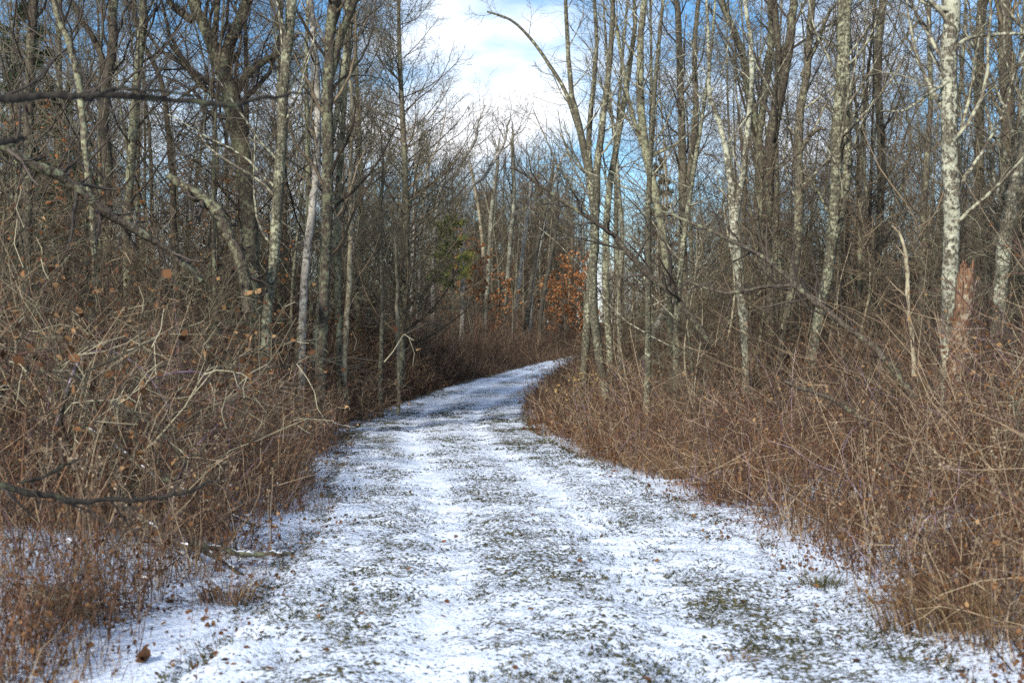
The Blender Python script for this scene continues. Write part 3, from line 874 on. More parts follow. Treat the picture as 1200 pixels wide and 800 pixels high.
# the wood beyond, which reads as one grey mass of trunks and twigs
mb = MB()
for k in range(400):
    y = rng.uniform(112, 185)
    x = (rng.uniform(-.48, .48) if k % 4 else rng.uniform(-.09, .05)) * y
    px = 600 + x * FPX / y
    h = rng.uniform(12, 18) if k % 3 else rng.uniform(5, 9)
    if GAPX[0] - 10 < px < GAPX[1] + 10: h = rng.uniform(13, 18.5)
    P, R = trunk_poly(h, rng.uniform(.1, .17), .03, .15, 9)
    P = P + np.array([x, y, gz(x, y)])
    mb.tubes(P, R, 4, mat=0 if rng.random() < .6 else 2)
    a, ra = grow(P, R, 26, .02, .99, (28, 65), (.16, .32), 4, .14, .12, .4, .024, apical=.4)
    b, rb = grow(a, ra, 9, .1, .99, (25, 60), (.35, .8), 3, .15, .05, .5, .016, apical=.4)
    mb.tubes(a, ra, 3, mat=1); mb.tubes(b, rb, 3, mat=1)
tag(mb.obj('distant_woods', [B_GREY, T_BROWN, B_LICHEN]), 'grey bare wood far beyond the bend that reads as one mass', 'woods', kind='stuff')


# ------------------------------------------------------------------ shrubs, brambles, weeds
def shrub_mesh(name, kind):
    mb = MB()
    if kind == 'wiry':      # upright many-stemmed shrub
        n, h, sp, tr, wa = 20, rng.uniform(1.9, 2.6), (4, 40), -.02, .24
    elif kind == 'round':   # dense rounded shrub of fine twigs
        n, h, sp, tr, wa = 34, rng.uniform(1.3, 1.8), (5, 65), -.05, .28
    elif kind == 'arch':    # long drooping canes
        n, h, sp, tr, wa = 18, rng.uniform(2.0, 2.9), (10, 50), -.15, .24
    else:                   # 'thin' tall sparse whips
        n, h, sp, tr, wa = 16, rng.uniform(2.4, 3.4), (2, 28), .02, .18
    B0 = np.zeros((n, 2, 3))
    an = rng.random(n) * 6.28; rr = rng.random(n) ** .6 * .38
    B0[:, 0, 0] = np.cos(an) * rr; B0[:, 0, 1] = np.sin(an) * rr; B0[:, 0, 2] = -.08
    tilt = np.radians(rng.uniform(*sp, n)); az = an + rng.normal(size=n) * .7
    d = np.stack([np.sin(tilt) * np.cos(az), np.sin(tilt) * np.sin(az), np.cos(tilt)], -1)
    k = 9
    Q = np.empty((n, k, 3)); Q[:, 0] = B0[:, 0]
    ln = h * rng.uniform(.55, 1.15, n)
    for j in range(1, k):
        Q[:, j] = Q[:, j - 1] + d * (ln / (k - 1))[:, None]
        d = nrm(d + wa * rng.normal(size=d.shape) + tr * UP * (j / k * 1.6))
    R = rng.uniform(.005, .013, n)[:, None] * np.linspace(1, .35, k)[None]
    b, rb = grow(Q, R, 8, .12, .98, (30, 80), (.18, .42), 5, wa * 1.3, .03, .6, .0044, apical=.4)
    c, rc = grow(b, rb, 4, .1, 1., (30, 80), (.3, .75), 3, wa * 1.3, .02, .6, .0030, apical=.4, tip=.6)
    mb.tubes(Q, R, 4, rng.random(n) * .72, mat=0); mb.tubes(b, rb, 3, mat=0); mb.tubes(c, rc, 3, mat=0)
    nl = int(rng.integers(120, 620))
    idx = rng.integers(0, len(c), nl)
    mb.leaves(c[idx, 1] + rng.normal(size=(nl, 3)) * .02, rng.uniform(.03, .075, nl), rng.random(nl), 1)
    return mb.mesh(name, [[T_SHRUB, T_OLIVE, T_PURP, T_OLIVE, T_PURP][int(rng.integers(5))], LF_BROWN])


SK = {'wiry': [shrub_mesh('shrub', 'wiry') for _ in range(5)], 'round': [shrub_mesh('shrub', 'round') for _ in range(5)],
      'arch': [shrub_mesh('shrub', 'arch') for _ in range(4)], 'thin': [shrub_mesh('shrub', 'thin') for _ in range(4)]}


def place_shrub(kind, x, y, sc, label, group, name='leafless_shrub'):
    me = SK[kind][int(rng.integers(len(SK[kind])))]
    o = bpy.data.objects.new(name, me); COL.objects.link(o)
    o.location = (x, y, gz(x, y)); o.rotation_euler = (rng.normal() * .06, rng.normal() * .06, rng.uniform(0, 6.28))
    o.scale = (sc * rng.uniform(.9, 1.2), sc * rng.uniform(.9, 1.2), sc)
    return tag(o, label, 'shrub', group)


SH = {
    ('L', 'wiry'): ('one of the upright wiry brown shrubs in the thicket left of the path', 'upright wiry shrubs of the left thicket'),
    ('L', 'round'): ('one of the low rounded twiggy shrubs in the thicket left of the path', 'rounded shrubs of the left thicket'),
    ('L', 'arch'): ('one of the arching brown cane shrubs in the thicket left of the path', 'arching shrubs of the left thicket'),
    ('L', 'thin'): ('one of the tall thin whip shrubs in the thicket left of the path', 'tall whip shrubs of the left thicket'),
    ('R', 'wiry'): ('one of the upright wiry brown shrubs in the thicket right of the path', 'upright wiry shrubs of the right thicket'),
    ('R', 'round'): ('one of the low rounded twiggy shrubs in the thicket right of the path', 'rounded shrubs of the right thicket'),
    ('R', 'arch'): ('one of the arching brown cane shrubs in the thicket right of the path', 'arching shrubs of the right thicket'),
    ('R', 'thin'): ('one of the tall thin whip shrubs in the thicket right of the path', 'tall whip shrubs of the right thicket'),
}
n_l = n_r = 0
spots = []
tries = 0
while tries < 30000 and (n_l < 170 or n_r < 170):
    tries += 1
    y = 9.0 + 51 * rng.random() ** 1.3
    side = -1 if rng.random() < .5 else 1
    a = rng.uniform(2.45 if side < 0 and y < 24 else 2.9, 18)
    s = side * a
    x = s + float(cx(y))
    if abs(x) > (HALF + .02) * y + 1.3: continue
    if side < 0 and n_l >= 170 or side > 0 and n_r >= 170: continue
    if any((x - p) ** 2 + (y - q) ** 2 < .62 for p, q in spots): continue
    edge = a - (2.45 if side < 0 and y < 24 else 2.9)
    if side > 0 and edge < .9 and rng.random() < .75: continue
    if side > 0 and y < 12.5 and a < 4.2: continue
    if side < 0 and y < 11.4 and a > 3.1: continue
    sc = np.clip(.42 + edge * (.33 if side < 0 else .19), .4, 1.35 if side < 0 else 1.2) * rng.uniform(.85, 1.15)
    if side > 0: sc *= .9
    pxs = 600 + x * FPX / y
    if pxs < 260 and a > 4: sc *= 1.22
    if 1078 < pxs < 1160 and y < 20: sc = min(sc, .62)
    if 655 < pxs < 740 and y < 36 or 855 < pxs < 890 and y < 27: sc = min(sc, .5)
    if 290 < pxs < 420 and y < 33 and side < 0: sc = min(sc, .85)
    kinds = ['wiry', 'round', 'arch', 'thin']
    pr = [.3, .25, .3, .15] if side < 0 else [.3, .35, .25, .1]
    kind = kinds[int(rng.choice(4, p=pr))]
    if edge < 1.2 and kind == 'thin': kind = 'wiry'
    spots.append((x, y))
    key = 'L' if side < 0 else 'R'
    place_shrub(kind, x, y, float(sc), *SH[(key, kind)])
    if side < 0: n_l += 1
    else: n_r += 1

# shrubs one can single out
for kind, px, y, sc, lab in [
    ('round', 880, 20, 1.0, 'dense grey-green dome-shaped shrub overhanging the right path edge'),
    ('round', 915, 20.6, .95, 'grey dome shrub close behind the overhanging dome-shaped one'),
    ('round', 655, 34, .85, 'low dark brown bush nosing out into the path bend'),
    ('wiry', 30, 7.4, .3, 'low dark twiggy bush on the snowy left verge, nearest of all the shrubs'),
    ('arch', 95, 7.9, .22, 'small drooping twig bush beside the big curled leaf on the snow'),
    ('wiry', 425, 33, 1.0, 'dark tangled shrub at the foot of the thin tan trunk'),
]:
    x = at(px, 400, y)[0]
    place_shrub(kind, x, y, sc, lab, None)

# undergrowth in depth: a mass of low stems, canes and twigs nobody could count
def undergrowth(name, side, label, n, ymin, ymax):
    mb = MB()
    y = ymin + (ymax - ymin) * rng.random(n * 3) ** 1.35
    a = 2.45 + 16 * rng.random(n * 3) ** 1.5
    s = side * a; x = s + cx(y)
    ok = (np.abs(x) < (HALF + .03) * y + 1.6) & (a > verge(x, y) + .25) & ((side > 0) | (y > 10.9) | (a < 3.0) | (rng.random(n * 3) < .4))
    x, y, a = x[ok][:n], y[ok][:n], a[ok][:n]
    n = len(x)
    z = ground_z(x, y)
    h = np.clip((.3 if side > 0 else .45) + (a - verge(x, y)) * .45, .3, 1.5) * rng.uniform(.4, 1.9, n)
    k = 6
    tilt = np.radians(rng.uniform(0, 48, n)); az = rng.random(n) * 6.28
    d = np.stack([np.sin(tilt) * np.cos(az), np.sin(tilt) * np.sin(az), np.cos(tilt)], -1)
    Q = np.empty((n, k, 3)); Q[:, 0] = np.stack([x, y, z - .05], -1)
    dr = rng.uniform(-.35, .02, n)[:, None]
    for j in range(1, k):
        Q[:, j] = Q[:, j - 1] + d * (h / (k - 1))[:, None]
        d = nrm(d + .26 * rng.normal(size=d.shape) + dr * UP * (j / k))
    wide = np.clip(y / 25, .8, 2.2)
    R = (rng.uniform(.0026, .0085, n) * wide)[:, None] * np.linspace(1, .4, k)[None]
    r0 = rng.random(n)
    m_of = rng.choice(4, n, p=[.52, .33, .06, .09])
    for m in range(4):
        q = m_of == m
        mb.tubes(Q[q], R[q], 3, r0[q], m)
    b, rb = grow(Q, R, 3, .25, 1., (25, 70), (.25, .6), 3, .2, .0, .6, .0028, apical=.3, tip=.6)
    mb.tubes(b, rb * np.repeat(wide, 3)[:, None] ** .5, 3, None, 0)
    nl = int(n * 2.4)
    idx = rng.integers(0, len(b), nl)
    mb.leaves(b[idx, 1], rng.uniform(.022, .06, nl) * np.sqrt(np.clip(b[idx, 1, 1] / 20, .8, 2)), rng.random(nl), 4)
    o = mb.obj(name, [T_SHRUB, T_RED, T_TAN, T_BRAM, LF_BROWN])
    tag(o, label, 'undergrowth', kind='stuff')


undergrowth('undergrowth', -1, 'dense brown undergrowth filling the bank left of the snowy path', 9500, 8.3, 62)
undergrowth('undergrowth', 1, 'dense brown undergrowth filling the bank right of the snowy path', 9500, 6.9, 62)

# far undergrowth at the bend and beyond
def far_brush():
    mb = MB()
    n = 34000
    y = 38 + 78 * rng.random(n) ** 1.2; x = rng.uniform(-HALF - .02, HALF + .02, n) * y
    e = rng.random(n) < .3
    x[e] = cx(y[e]) + np.where(rng.random(e.sum()) < .65, -1, 1) * rng.uniform(2.1, 5, e.sum())
    s = x - cx(y)
    ok = np.abs(s) > 2.1
    x, y, s = x[ok], y[ok], s[ok]; n = len(x)
    h = np.clip(.45 + (np.abs(s) - 2.4) * .45, .3, 2.8) * rng.uniform(.4, 1.5, n)
    tilt = np.radians(rng.uniform(0, 45, n)); az = rng.random(n) * 6.28
    d = np.stack([np.sin(tilt) * np.cos(az), np.sin(tilt) * np.sin(az), np.cos(tilt)], -1)
    k = 4
    Q = np.empty((n, k, 3)); Q[:, 0] = np.stack([x, y, ground_z(x, y) - .05], -1)
    for j in range(1, k):
        Q[:, j] = Q[:, j - 1] + d * (h / (k - 1))[:, None]
        d = nrm(d + .2 * rng.normal(size=d.shape) - .08 * UP)
    R = rng.uniform(.007, .015, n)[:, None] * np.linspace(1, .4, k)[None]
    m_of = rng.choice(3, n, p=[.45, .38, .17])
    for m in range(3):
        q = m_of == m
        mb.tubes(Q[q], R[q], 3, None, m)
    b, rb = grow(Q, R, 4, .2, 1., (25, 70), (.3, .7), 3, .2, .0, .6, .007, apical=.3, tip=.6)
    mb.tubes(b, rb, 3, None, 0)
    tag(mb.obj('undergrowth', [T_SHRUB, T_RED, T_TAN]), 'reddish brown brush covering the far banks past the bend', 'undergrowth', kind='stuff')


far_brush()

# ------------------------------------------------------------------ grass and leaves
def scatter(n, ymin, ymax, lo, hi, side=0, pw=1.6):
    y = ymin + (ymax - ymin) * rng.random(n) ** pw
    a = lo + (hi - lo) * rng.random(n)
    sg = np.where(rng.random(n) < .5, -1, 1) if side == 0 else side
    s = a * sg
    x = s + cx(y)
    ok = np.abs(x) < (HALF + .03) * y + .6
    return x[ok], y[ok], s[ok]


# short grass coming through the snow on the path
mb = MB()
x, y, s = scatter(110000, 4.5, 48, 0, 2.3, 0, 1.7)
a = np.abs(s)
dens = .26 + .26 * np.exp(-((s + .28) / .30) ** 2) + .25 * np.exp(-((s - .2) / .3) ** 2) + .5 * np.exp(-((a - 1.3) / .3) ** 2) - .26 * np.exp(-((a - .74) / .2) ** 2) + .35 * np.clip(a - 1.6, 0, 1)
dens *= np.clip((vnoise(x * 2.1, y * 2.1) - .25) * 2.2, 0, 1.6)
dens *= np.clip((vnoise(x * 7.3 + 5, y * 7.3) - .2) * 2, 0, 1.5)
q = rng.random(len(x)) < dens
x, y = x[q], y[q]
az = rng.random(len(x)) * 6.28
D = np.stack([np.cos(az), np.sin(az), np.zeros(len(x))], -1)
mb.blades(np.stack([x, y, path_z(x, y) - .02], -1), D, rng.uniform(.0014, .003, len(x)) * np.clip(y / 14, .9, 2.4), rng.uniform(.025, .075, len(x)), rng.random(len(x)), 0, 1.3)
x, y, s = scatter(42000, 4.8, 40, 0, 2.2, 0, 1.6)
a = np.abs(s)
q = rng.random(len(x)) < np.clip(.85 - .3 * np.exp(-((a - .74) / .2) ** 2) + .3 * np.exp(-((s + .28) / .3) ** 2), 0, 1) * np.clip((vnoise(x * 1.7 + 2, y * 1.7) - .15) * 1.8, .1, 1)
x, y = x[q], y[q]
k = 4
X7 = np.repeat(x, k) + rng.normal(size=len(x) * k) * .009; Y7 = np.repeat(y, k) + rng.normal(size=len(x) * k) * .009
az = np.repeat(rng.random(len(x)) * 6.28, k) + rng.normal(size=len(X7)) * .7
D = np.stack([np.cos(az), np.sin(az), np.zeros(len(X7))], -1)
mb.blades(np.stack([X7, Y7, path_z(X7, Y7) - .012], -1), D, rng.uniform(.003, .006, len(X7)) * np.clip(Y7 / 16, .9, 2), rng.uniform(.010, .030, len(X7)), np.repeat(rng.random(len(x)) ** 1.5 * .7, k), 0, 1.9)
tag(mb.obj('grass', [G_GREEN]), 'short olive grass poking through the thin snow on the path', 'grass', kind='stuff')

# taller dry grass and weed stalks along both verges
mb = MB()
x, y, s = scatter(90000, 6, 60, 1.9, 5.2, 0, 1.5)
a = np.abs(s)
den = np.clip((a - verge(x, y) + .25) / .7, .05, 1) * np.clip((vnoise(x * 1.3 + 8, y * 1.3) - .22) * 2.2, .0, 1.3) * np.where(a > 3.6, .55, 1) * np.where((s < -3.0) & (y < 10.8), .45, 1)
q = rng.random(len(x)) < den
x, y, a = x[q], y[q], a[q]
az = rng.random(len(x)) * 6.28
D = np.stack([np.cos(az), np.sin(az), np.zeros(len(x))], -1)
hgt = np.clip(.10 + (a - 1.9) * .22, .08, .55) * rng.uniform(.5, 1.5, len(x))
mb.blades(np.stack([x, y, ground_z(x, y) - .03], -1), D, rng.uniform(.0016, .0034, len(x)) * np.clip(y / 16, .9, 2.4), hgt, rng.random(len(x)), 0, .8)
tag(mb.obj('dry_grass', [G_DRY]), 'tan and russet dry grass along both verges of the path', 'grass', kind='stuff')

# knee-high weeds with clinging dead leaves along the thicket fronts
mb = MB()
x, y, s = scatter(32000, 6.6, 50, 1.8, 5.5, 0, 1.5)
a = np.abs(s)
den = np.clip((a - verge(x, y)) / .5, .07, 1) * np.clip((vnoise(x * 1.5 + 31, y * 1.5) - .33) * 3.2, .05, 1) * np.where((s < -3.0) & (y < 10.8), .55, 1)
q = rng.random(len(x)) < den
x, y, a, s = x[q], y[q], a[q], s[q]
n = len(x)
tilt = np.radians(rng.uniform(0, 30, n)); az = rng.random(n) * 6.28
d = np.stack([np.sin(tilt) * np.cos(az), np.sin(tilt) * np.sin(az), np.cos(tilt)], -1)
h = np.clip(.16 + .12 * (s < 0) + (a - 2.1) * .28, .1, .8) * rng.uniform(.5, 1.5, n)
Q = np.empty((n, 4, 3)); Q[:, 0] = np.stack([x, y, ground_z(x, y) - .03], -1)
for j in range(1, 4):
    Q[:, j] = Q[:, j - 1] + d * (h / 3)[:, None]; d = nrm(d + .16 * rng.normal(size=d.shape))
w_ = np.clip(y / 16, .8, 2.4)
mb.tubes(Q, (rng.uniform(.0022, .005, n) * w_)[:, None] * np.linspace(1, .5, 4)[None], 3, None, 0)
nl = n * 5
idx = rng.integers(0, n, nl); f = rng.random((nl, 1)) * 2.99; i = f.astype(int)[:, 0]; f = f - i[:, None]
P = Q[idx, i] * (1 - f) + Q[idx, i + 1] * f + rng.normal(size=(nl, 3)) * .025
mb.leaves(P, rng.uniform(.015, .045, nl) * np.sqrt(w_[idx]), np.repeat(rng.random(n), 1)[idx] * .6 + rng.random(nl) * .4, 1)
# goldenrod-like stalks with pale seed heads among them
x, y, s = scatter(2600, 7, 40, 2.1, 6.5, 0, 1.3)
q = (vnoise(x * .8 + 71, y * .8) > .45) & (np.abs(s) > verge(x, y) + .1)
x, y = x[q], y[q]; n = len(x)
Q = np.empty((n, 6, 3)); Q[:, 0] = np.stack([x, y, ground_z(x, y) - .03], -1)
tilt = np.radians(rng.uniform(0, 16, n)); az = rng.random(n) * 6.28
d = np.stack([np.sin(tilt) * np.cos(az), np.sin(tilt) * np.sin(az), np.cos(tilt)], -1)
h = rng.uniform(.55, 1.25, n)
for j in range(1, 6):
    Q[:, j] = Q[:, j - 1] + d * (h / 5)[:, None]; d = nrm(d + .09 * rng.normal(size=d.shape) - .02 * j * UP)
mb.tubes(Q, (rng.uniform(.0028, .0048, n))[:, None] * np.linspace(1, .6, 6)[None], 4, None, 2)
k = 26
idx = np.repeat(np.arange(n), k); f = rng.random((n * k, 1)) ** .6
P = Q[idx, 4] * (1 - f) + Q[idx, 5] * f + rng.normal(size=(n * k, 3)) * np.array([.022, .022, .02]) * (1.5 - f)
mb.leaves(P, rng.uniform(.010, .026, n * k), np.clip(rng.random(n)[idx] * .6 + rng.random(n * k) * .4, 0, 1), 3)
k = 8
idx = np.repeat(np.arange(n), k); i = rng.integers(1, 5, n * k)
mb.leaves(Q[idx, i] + rng.normal(size=(n * k, 3)) * .02, rng.uniform(.02, .05, n * k), rng.random(n * k) * .8, 1)
tag(mb.obj('weeds', [T_RED, LF_BROWN, T_TAN, SEED]), 'knee-high russet weeds with curled dead leaves along the thicket fronts', 'weeds', kind='stuff')

# clots of snow caught in the left brush and lying under it
mb = MB()
n = 420
y = rng.uniform(8.5, 20, n); a = rng.uniform(2.6, 8, n); x = cx(y) - a
q = (vnoise(x * 1.4 + 50, y * 1.4) > .60) & (np.abs(x) < HALF * y + .5)
x, y = x[q], y[q]; n = len(x)
z = ground_z(x, y) + rng.random(n) ** 2.2 * .45
L_ = rng.uniform(.025, .09, n); az = rng.random(n) * 3.14
t_ = np.linspace(-.5, .5, 5)[None, :]
P = np.stack([x[:, None] + np.cos(az)[:, None] * t_ * L_[:, None], y[:, None] + np.sin(az)[:, None] * t_ * L_[:, None], z[:, None] + rng.normal(size=(n, 5)) * .006], -1)
mb.tubes(P, (rng.uniform(.010, .022, n))[:, None] * np.array([.2, .8, 1, .75, .2])[None], 5)
tag(mb.obj('snow', [SNOWM]), 'small clots of snow caught low in the left thicket', 'snow', kind='stuff')

# fallen leaves on the snow and in the verges
mb = MB()
x, y, s = scatter(17000, 5, 45, 0, 7, 0, 1.5)
a = np.abs(s)
q = rng.random(len(x)) < np.where(a < 1.5, .06, np.clip((a - 1.4) * .9, .06, .8))
x, y, a = x[q], y[q], a[q]
z = np.where(a < 2.0, path_z(x, y), ground_z(x, y)) + rng.uniform(.0, .03, len(x))
mb.leaves(np.stack([x, y, z], -1), rng.uniform(.018, .06, len(x)), rng.random(len(x)) * .85, 0, .6)
tag(mb.obj('fallen_leaves', [LF_BROWN]), 'small dead brown leaves scattered over snow and litter', 'leaves', kind='stuff')

# ------------------------------------------------------------------ single things: snag, logs, branches, brambles
def limb_thing(name, label, cat, rows, bm, tm, sides=8, twigs=None, group=None, snow=False, origin=None):
    """a branch or log from world rows (x, y, z, radius); body, and its twigs as a part"""
    rows = np.array(rows, float)
    q = spline(rows, max(14, len(rows) * 6))
    q[:, :3] += np.cumsum(rng.normal(size=(len(q), 3)) * .007, 0)
    q[:, 3] *= rng.uniform(.82, 1.2, len(q))
    org = np.array(origin if origin is not None else q[0, :3])
    root = thing(name, org, label, cat, group)
    t = MB(); t.tubes((q[:, :3] - org)[None], np.maximum(q[:, 3], .003)[None], sides)
    t.obj('stem', bm, root)
    if twigs:
        mb = MB()
        P, R = (q[:, :3] - org)[None], q[:, 3][None]
        a, ra = grow(P, R, twigs[0], .12, .99, (30, 70), twigs[1], 6, .16, twigs[2], .5, .004, apical=.3)
        b, rb = grow(a, ra, twigs[3], .15, 1., (25, 60), (.3, .7), 4, .16, twigs[2] * .5, .6, .0025, apical=.3)
        mb.tubes(a, ra, 4, mat=0); mb.tubes(b, rb, 3, mat=0)
        mb.obj('crown', [tm], root)  # the limb's own side twigs, not a treetop
    if snow:
        mb = MB()
        e = q[:, :3] - org + np.array([0, 0, 1]) * (q[:, 3:4] * .75)
        i0, i1 = int(len(q) * .1), int(len(q) * .9)
        mb.tubes(e[None, i0:i1], (q[i0:i1, 3] * .62 * np.clip(.45 + .35 * np.sin(np.arange(i1 - i0) * .8 + org[0]) + .35 * rng.normal(size=i1 - i0), .05, 1.1))[None], 6)
        mb.obj('snow_cap', [SNOWM], root)
    return root


def px_rows(d, pts, dd=0.):
    out = []
    for k, (px, py, w_) in enumerate(pts):
        e = d + dd * k
        out.append([*at(px, py, e), w_ * e / FPX / 2])
    return out


# foreground boughs reaching in from a tree left of the frame, out of focus
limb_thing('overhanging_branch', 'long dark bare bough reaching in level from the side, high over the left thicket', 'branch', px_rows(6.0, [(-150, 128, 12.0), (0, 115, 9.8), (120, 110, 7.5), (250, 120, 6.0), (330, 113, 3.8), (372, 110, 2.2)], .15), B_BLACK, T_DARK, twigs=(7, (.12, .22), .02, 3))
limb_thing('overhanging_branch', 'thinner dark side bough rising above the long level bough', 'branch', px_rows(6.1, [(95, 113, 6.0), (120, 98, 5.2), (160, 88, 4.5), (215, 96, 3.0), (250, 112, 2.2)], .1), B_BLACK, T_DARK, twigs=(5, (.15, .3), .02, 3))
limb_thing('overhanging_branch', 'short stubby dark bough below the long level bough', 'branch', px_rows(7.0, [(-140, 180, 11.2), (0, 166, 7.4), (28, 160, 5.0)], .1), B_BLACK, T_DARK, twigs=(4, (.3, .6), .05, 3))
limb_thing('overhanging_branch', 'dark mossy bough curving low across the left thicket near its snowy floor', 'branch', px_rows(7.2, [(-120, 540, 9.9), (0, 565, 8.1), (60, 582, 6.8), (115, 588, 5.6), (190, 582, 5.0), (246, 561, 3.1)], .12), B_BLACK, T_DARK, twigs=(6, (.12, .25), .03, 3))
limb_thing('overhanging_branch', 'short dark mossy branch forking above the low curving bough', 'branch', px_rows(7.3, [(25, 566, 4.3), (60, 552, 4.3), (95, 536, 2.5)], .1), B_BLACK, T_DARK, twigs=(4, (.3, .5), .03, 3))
# leaning dead stems on the left
limb_thing('dead_tree_part', 'dark mossy dead trunk leaning down into the left thicket', 'dead tree', px_rows(15, [(-60, 130, 15), (20, 185, 13), (75, 212, 12), (125, 252, 11), (190, 288, 9), (240, 330, 8)], .3), B_DARK, T_DARK, twigs=(14, (.12, .28), .12, 5))
limb_thing('dead_tree_part', 'broken mossy dead trunk slanting beside the dark crooked oak', 'dead tree', px_rows(25, [(196, 205, 8), (228, 228, 14), (252, 245, 15), (268, 275, 14), (285, 315, 13), (292, 370, 13)], .0), B_DARK, T_DARK, twigs=(9, (.12, .3), .1, 5))
# leaning dead limbs on the right
limb_thing('dead_tree_part', 'dark dead limb with many side twigs slanting left across the bend clump', 'dead tree', px_rows(24, [(830, 400, 8), (790, 350, 8), (757, 322, 7), (715, 275, 6), (660, 240, 5), (620, 212, 3), (598, 200, 2)], -.1), B_DARK, T_DARK, twigs=(22, (.12, .26), -.02, 5))
limb_thing('dead_tree_part', 'dark arching dead limb bowing over the right thicket from the thick pale trunk side', 'dead tree', px_rows(18, [(1075, 470, 7.9), (1030, 415, 7.2), (975, 372, 6.5), (945, 345, 5.8), (905, 308, 5.0), (868, 288, 5), (800, 258, 3), (760, 243, 2)], .2), B_DARK, T_DARK, twigs=(20, (.1, .22), -.01, 5))
limb_thing('dead_tree_part', 'shorter dark curved limb lying on the arching one', 'dead tree', px_rows(17.6, [(985, 378, 6.5), (958, 355, 7.2), (930, 336, 5.8), (895, 338, 4.3), (850, 344, 4), (800, 330, 3)], .1), B_DARK, T_DARK, twigs=(14, (.14, .3), -.02, 5))
limb_thing('log', 'weathered pale fallen trunk with snow, propped behind the bend clump', 'log', px_rows(40, [(755, 400, 9), (772, 378, 10), (790, 350, 7), (805, 330, 4)], .3), B_WHITE, T_TAN, twigs=(8, (.3, .6), .08, 4))
limb_thing('dead_tree_part', 'straight thin dark stem slanting through the right thicket behind the dome shrub', 'dead tree', px_rows(15, [(1062, 545, 6), (1020, 500, 6), (975, 465, 5), (915, 440, 4)], .1), B_DARK, T_DARK, twigs=(8, (.1, .25), .05, 4))
limb_thing('dead_sapling', 'pale dry dead sapling standing upright among the right thicket', 'sapling', px_rows(19, [(1071, 440, 5), (1068, 390, 5), (1064, 330, 5), (1060, 285, 4), (1050, 262, 2)], .0), B_TAN, T_TAN, twigs=(7, (.12, .25), .1, 3))

# broken reddish snag
def snag():
    d = 19.2
    base = at(1120, 470, d); x0, y0 = base[0], d; g = gz(x0, y0)
    pts = [(1118, 470, 23), (1122, 420, 22), (1128, 370, 21), (1132, 330, 19), (1135, 300, 16)]
    rows = [[*at(a, b, d), w_ * d / FPX / 2] for a, b, w_ in pts]
    rows = [[x0, y0, g - .1, .19]] + rows
    q = spline(np.array(rows), 30)
    org = np.array([x0, y0, g])
    root = thing('broken_snag', org, 'broken reddish rotten snag leaning beside the thick pale trunk', 'snag')
    lo, hi = q[:27], q[20:]
    t = MB(); t.tubes((lo[:, :3] - org)[None], lo[:, 3][None], 12); t.obj('trunk', B_ROT, root)
    mb = MB()   # splintered top: separate shards of wood
    for k in range(26):
        a = k * .2417 * 1.0 + rng.random() * .2
        off = np.array([np.cos(a), np.sin(a), 0]) * rng.uniform(.05, .115)
        h = rng.uniform(.6, 1.0)
        n = max(4, int(len(hi) * h))
        P = hi[:n, :3] - org + off * np.linspace(1, 1.05, n)[:, None]
        mb.tubes(P[None], (rng.uniform(.025, .05) * np.linspace(1, .6, n) * rng.uniform(.75, 1.2, n))[None], 5, mat=0)
    mb.obj('splintered_top', [B_ROT], root)


snag()

# sticks with snow on them
def ground_stick(name, label, x, y, length, az, r, rise=.1, snow=True, bm=B_DARK):
    n = 5
    rows = []
    for k in range(n):
        t_ = k / (n - 1)
        xx = x + np.cos(az) * length * t_; y_ = y + np.sin(az) * length * t_
        rows.append([xx, y_, gz(xx, y_) + .04 + rise * (1.5 - t_ * 1.2) + rng.normal() * .025, r * (1 - .5 * t_)])
    limb_thing(name, label, 'branch', rows, bm, T_DARK, twigs=(3, (.15, .3), .1, 2), snow=snow)


p = at(362, 508, 27)
ground_stick('fallen_branch', 'snow-topped fallen stick beside the left edge of the path', p[0], 27, .95, .35, .03, .28, True, B_WHITE)
p = at(60, 500, 13)
ground_stick('fallen_branch', 'snow-topped fallen branch high in the left thicket above the low curving bough', p[0] + .4, 12.6, 1.5, -.45, .032, .55)
p = at(120, 590, 11)
ground_stick('fallen_branch', 'snow-dusted fallen branch slanting under the low curving bough', p[0] + .3, 10.6, 1.3, -.5, .030, .22)
ground_stick('fallen_branch', 'short snow-covered fallen limb lying in the left verge weeds', at(215, 640, 10)[0], 10.2, .8, .35, .028, .10)
ground_stick('fallen_branch', 'snow-topped fallen limb propped in the middle of the left thicket front', at(180, 560, 12)[0], 11.9, 1.1, -.25, .026, .36)
p = at(1170, 460, 16)
ground_stick('fallen_branch', 'snow-topped fallen branch near the foot of the broken snag', p[0], 18, .9, -.1, .03, .5)
p = at(640, 650, 10.9)
ground_stick('twig', 'thin dark twig lying on the snow near the right rut', p[0], 8.6, .22, .1, .006, -.02, False)


# arching purple bramble canes
def bramble(label, d, arcs, group=None):
    x0, y0 = at(arcs[0][0][0], 400, d)[0], d
    org = np.array([x0, y0, gz(x0, y0)])
    root = thing('bramble', org, label, 'bramble', group)
    for arc in arcs:
        rows = np.array([[*at(a, b, d + .25 * k), w_ * .68 * d / FPX / 2] for k, (a, b, w_) in enumerate(arc)])
        q = spline(rows, 22)
        q[:, :3] += np.cumsum(rng.normal(size=(22, 3)) * .007, 0)
        t = MB(); P, R = (q[:, :3] - org)[None], np.maximum(q[:, 3], .003)[None]
        t.tubes(P, R, 6)
        a, ra = grow(P, R, 6, .1, .98, (35, 75), (.06, .2), 4, .15, .03, .6, .002)
        t.tubes(a, ra, 3)
        t.obj('cane', [T_BRAM], root)


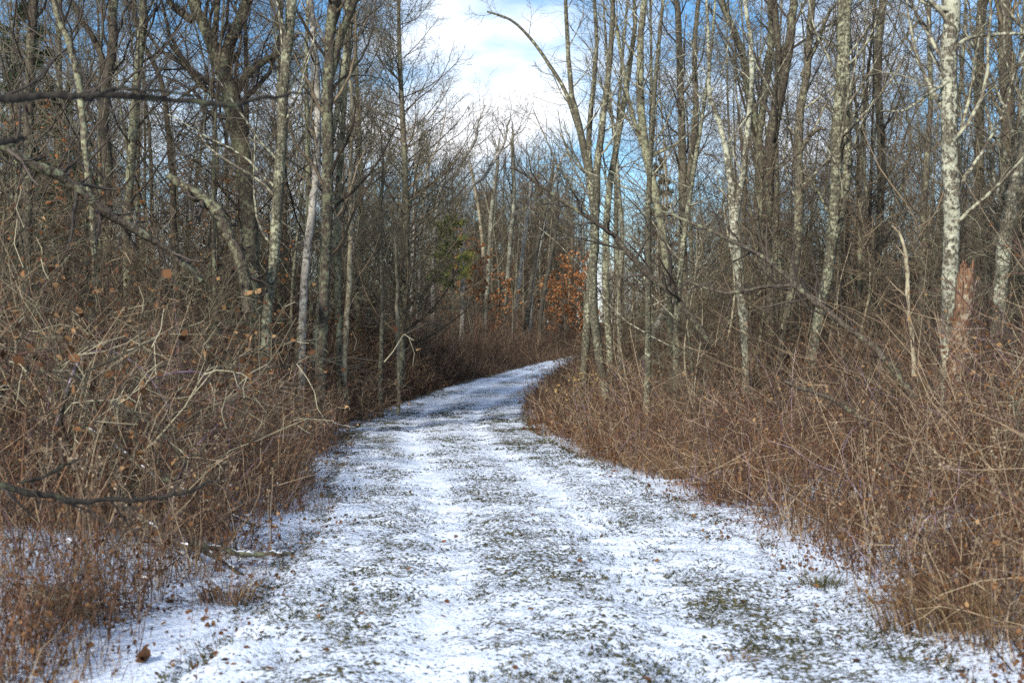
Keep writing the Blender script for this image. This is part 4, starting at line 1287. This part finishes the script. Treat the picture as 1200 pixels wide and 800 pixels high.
bramble('purple bramble with one big arching cane at the right thicket front', 10.5, [[(1064, 640, 4), (1080, 612, 4), (1105, 599, 4), (1140, 597, 4), (1175, 607, 4), (1200, 622, 3), (1230, 660, 3)], [(1112, 680, 3), (1114, 620, 3), (1118, 570, 3), (1122, 540, 2)], [(1090, 660, 3), (1098, 620, 3), (1120, 600, 2)]])
bramble('pale purple bramble with a low arch by the russet grass tuft', 9.6, [[(1130, 660, 4), (1145, 640, 4), (1170, 628, 3), (1210, 626, 3)], [(1090, 690, 3), (1094, 620, 3), (1092, 560, 2)]])
bramble('bramble with thin mauve canes bowed under the dome shrub', 14, [[(940, 560, 3), (950, 549, 3), (970, 546, 3), (990, 556, 3), (1015, 585, 2)], [(1078, 600, 3), (1081, 550, 3), (1078, 520, 2)]])
bramble('purple bramble with long canes arching through the left thicket', 13, [[(60, 520, 3), (85, 440, 4), (105, 418, 4), (130, 413, 3), (165, 430, 3), (200, 480, 3)], [(180, 442, 4), (205, 437, 4), (240, 435, 3), (248, 445, 2)], [(45, 560, 3), (52, 490, 3), (60, 450, 2)]])
bramble('low mauve bramble at the left path edge by the snow-topped stick', 21, [[(318, 560, 3), (322, 530, 3), (330, 515, 3), (348, 520, 2), (362, 545, 2)], [(312, 560, 3), (306, 520, 3), (290, 492, 2)], [(330, 560, 3), (345, 530, 3), (352, 515, 2)]])
bramble('mauve bramble hanging toward the snow beside the thicket front', 12, [[(200, 660, 3), (212, 610, 3), (230, 580, 3), (262, 570, 3), (285, 600, 2)], [(190, 660, 3), (195, 600, 3), (220, 540, 3), (260, 500, 2)]])


# grass tufts that stand out
def tuft(label, x, y, n, h, spread, mat, name='grass_tuft', group=None):
    mb = MB()
    r = spread * rng.random(n) ** .7; a = rng.random(n) * 6.28
    P = np.stack([np.cos(a) * r, np.sin(a) * r, np.full(n, -.03)], -1)
    P[:, 2] += ground_z(P[:, 0] + x, P[:, 1] + y) - gz(x, y)
    D = np.stack([np.cos(a + rng.normal(size=n) * .6), np.sin(a + rng.normal(size=n) * .6), np.zeros(n)], -1)
    mb.blades(P, D, rng.uniform(.002, .004, n), h * rng.uniform(.5, 1.2, n), rng.random(n), 0, .9)
    o = mb.obj(name, [mat])
    o.location = (x, y, gz(x, y))
    tag(o, label, 'grass tuft', group)


def gpx(px, py, iters=30):
    y = 10.
    for _ in range(iters):
        x = (px - 600) * y / FPX
        y = (EYE - gz(x, y)) * FPX / (py - HOR)
    return (px - 600) * y / FPX, y


for lab, px, py, n, h, sp, mat in [
    ('large russet dry grass tuft at the right front of the verge', 1085, 735, 330, .36, .33, G_DRY),
    ('second russet dry grass clump spilling toward the frame side by the bramble', 1165, 745, 330, .38, .4, G_DRY),
    ('tall russet grass clump under the pale purple bramble', 1120, 715, 240, .36, .3, G_DRY),
    ('small green grass tuft on the snow under the right thicket', 962, 685, 130, .14, .16, G_GREEN),
    ('green grass tuft in the snowy patch on the left verge', 72, 700, 190, .16, .22, G_GREEN),
    ('tan-green grass tuft at the left verge corner on the snow', 268, 705, 200, .26, .2, G_DRY),
    ('small tan-green tuft in the snow between rut and left verge', 455, 770, 50, .08, .07, G_GREEN),
    ('brown weed tuft on the snow near the right verge', 870, 775, 50, .09, .07, G_DRY),
    ('russet weed clump under the low dark bush at the bend', 800, 560, 300, .4, .3, G_DRY),
]:
    x, y = gpx(px, py)
    tuft(lab, x, y, n, h, sp, mat)

# a big curled brown leaf on the snow
x, y = gpx(165, 775)
mb = MB()
for k in range(4):
    mb.leaves(rng.normal(size=(1, 3)) * np.array([.02, .02, .008]) + np.array([0, 0, .03]), np.array([.10]), np.array([.12 + .14 * k]), 0, .75)
o = mb.obj('dead_leaf', [LF_BROWN]); o.location = (x, y, gz(x, y))
tag(o, 'big curled brown dead leaf lying on the left snow', 'leaf')
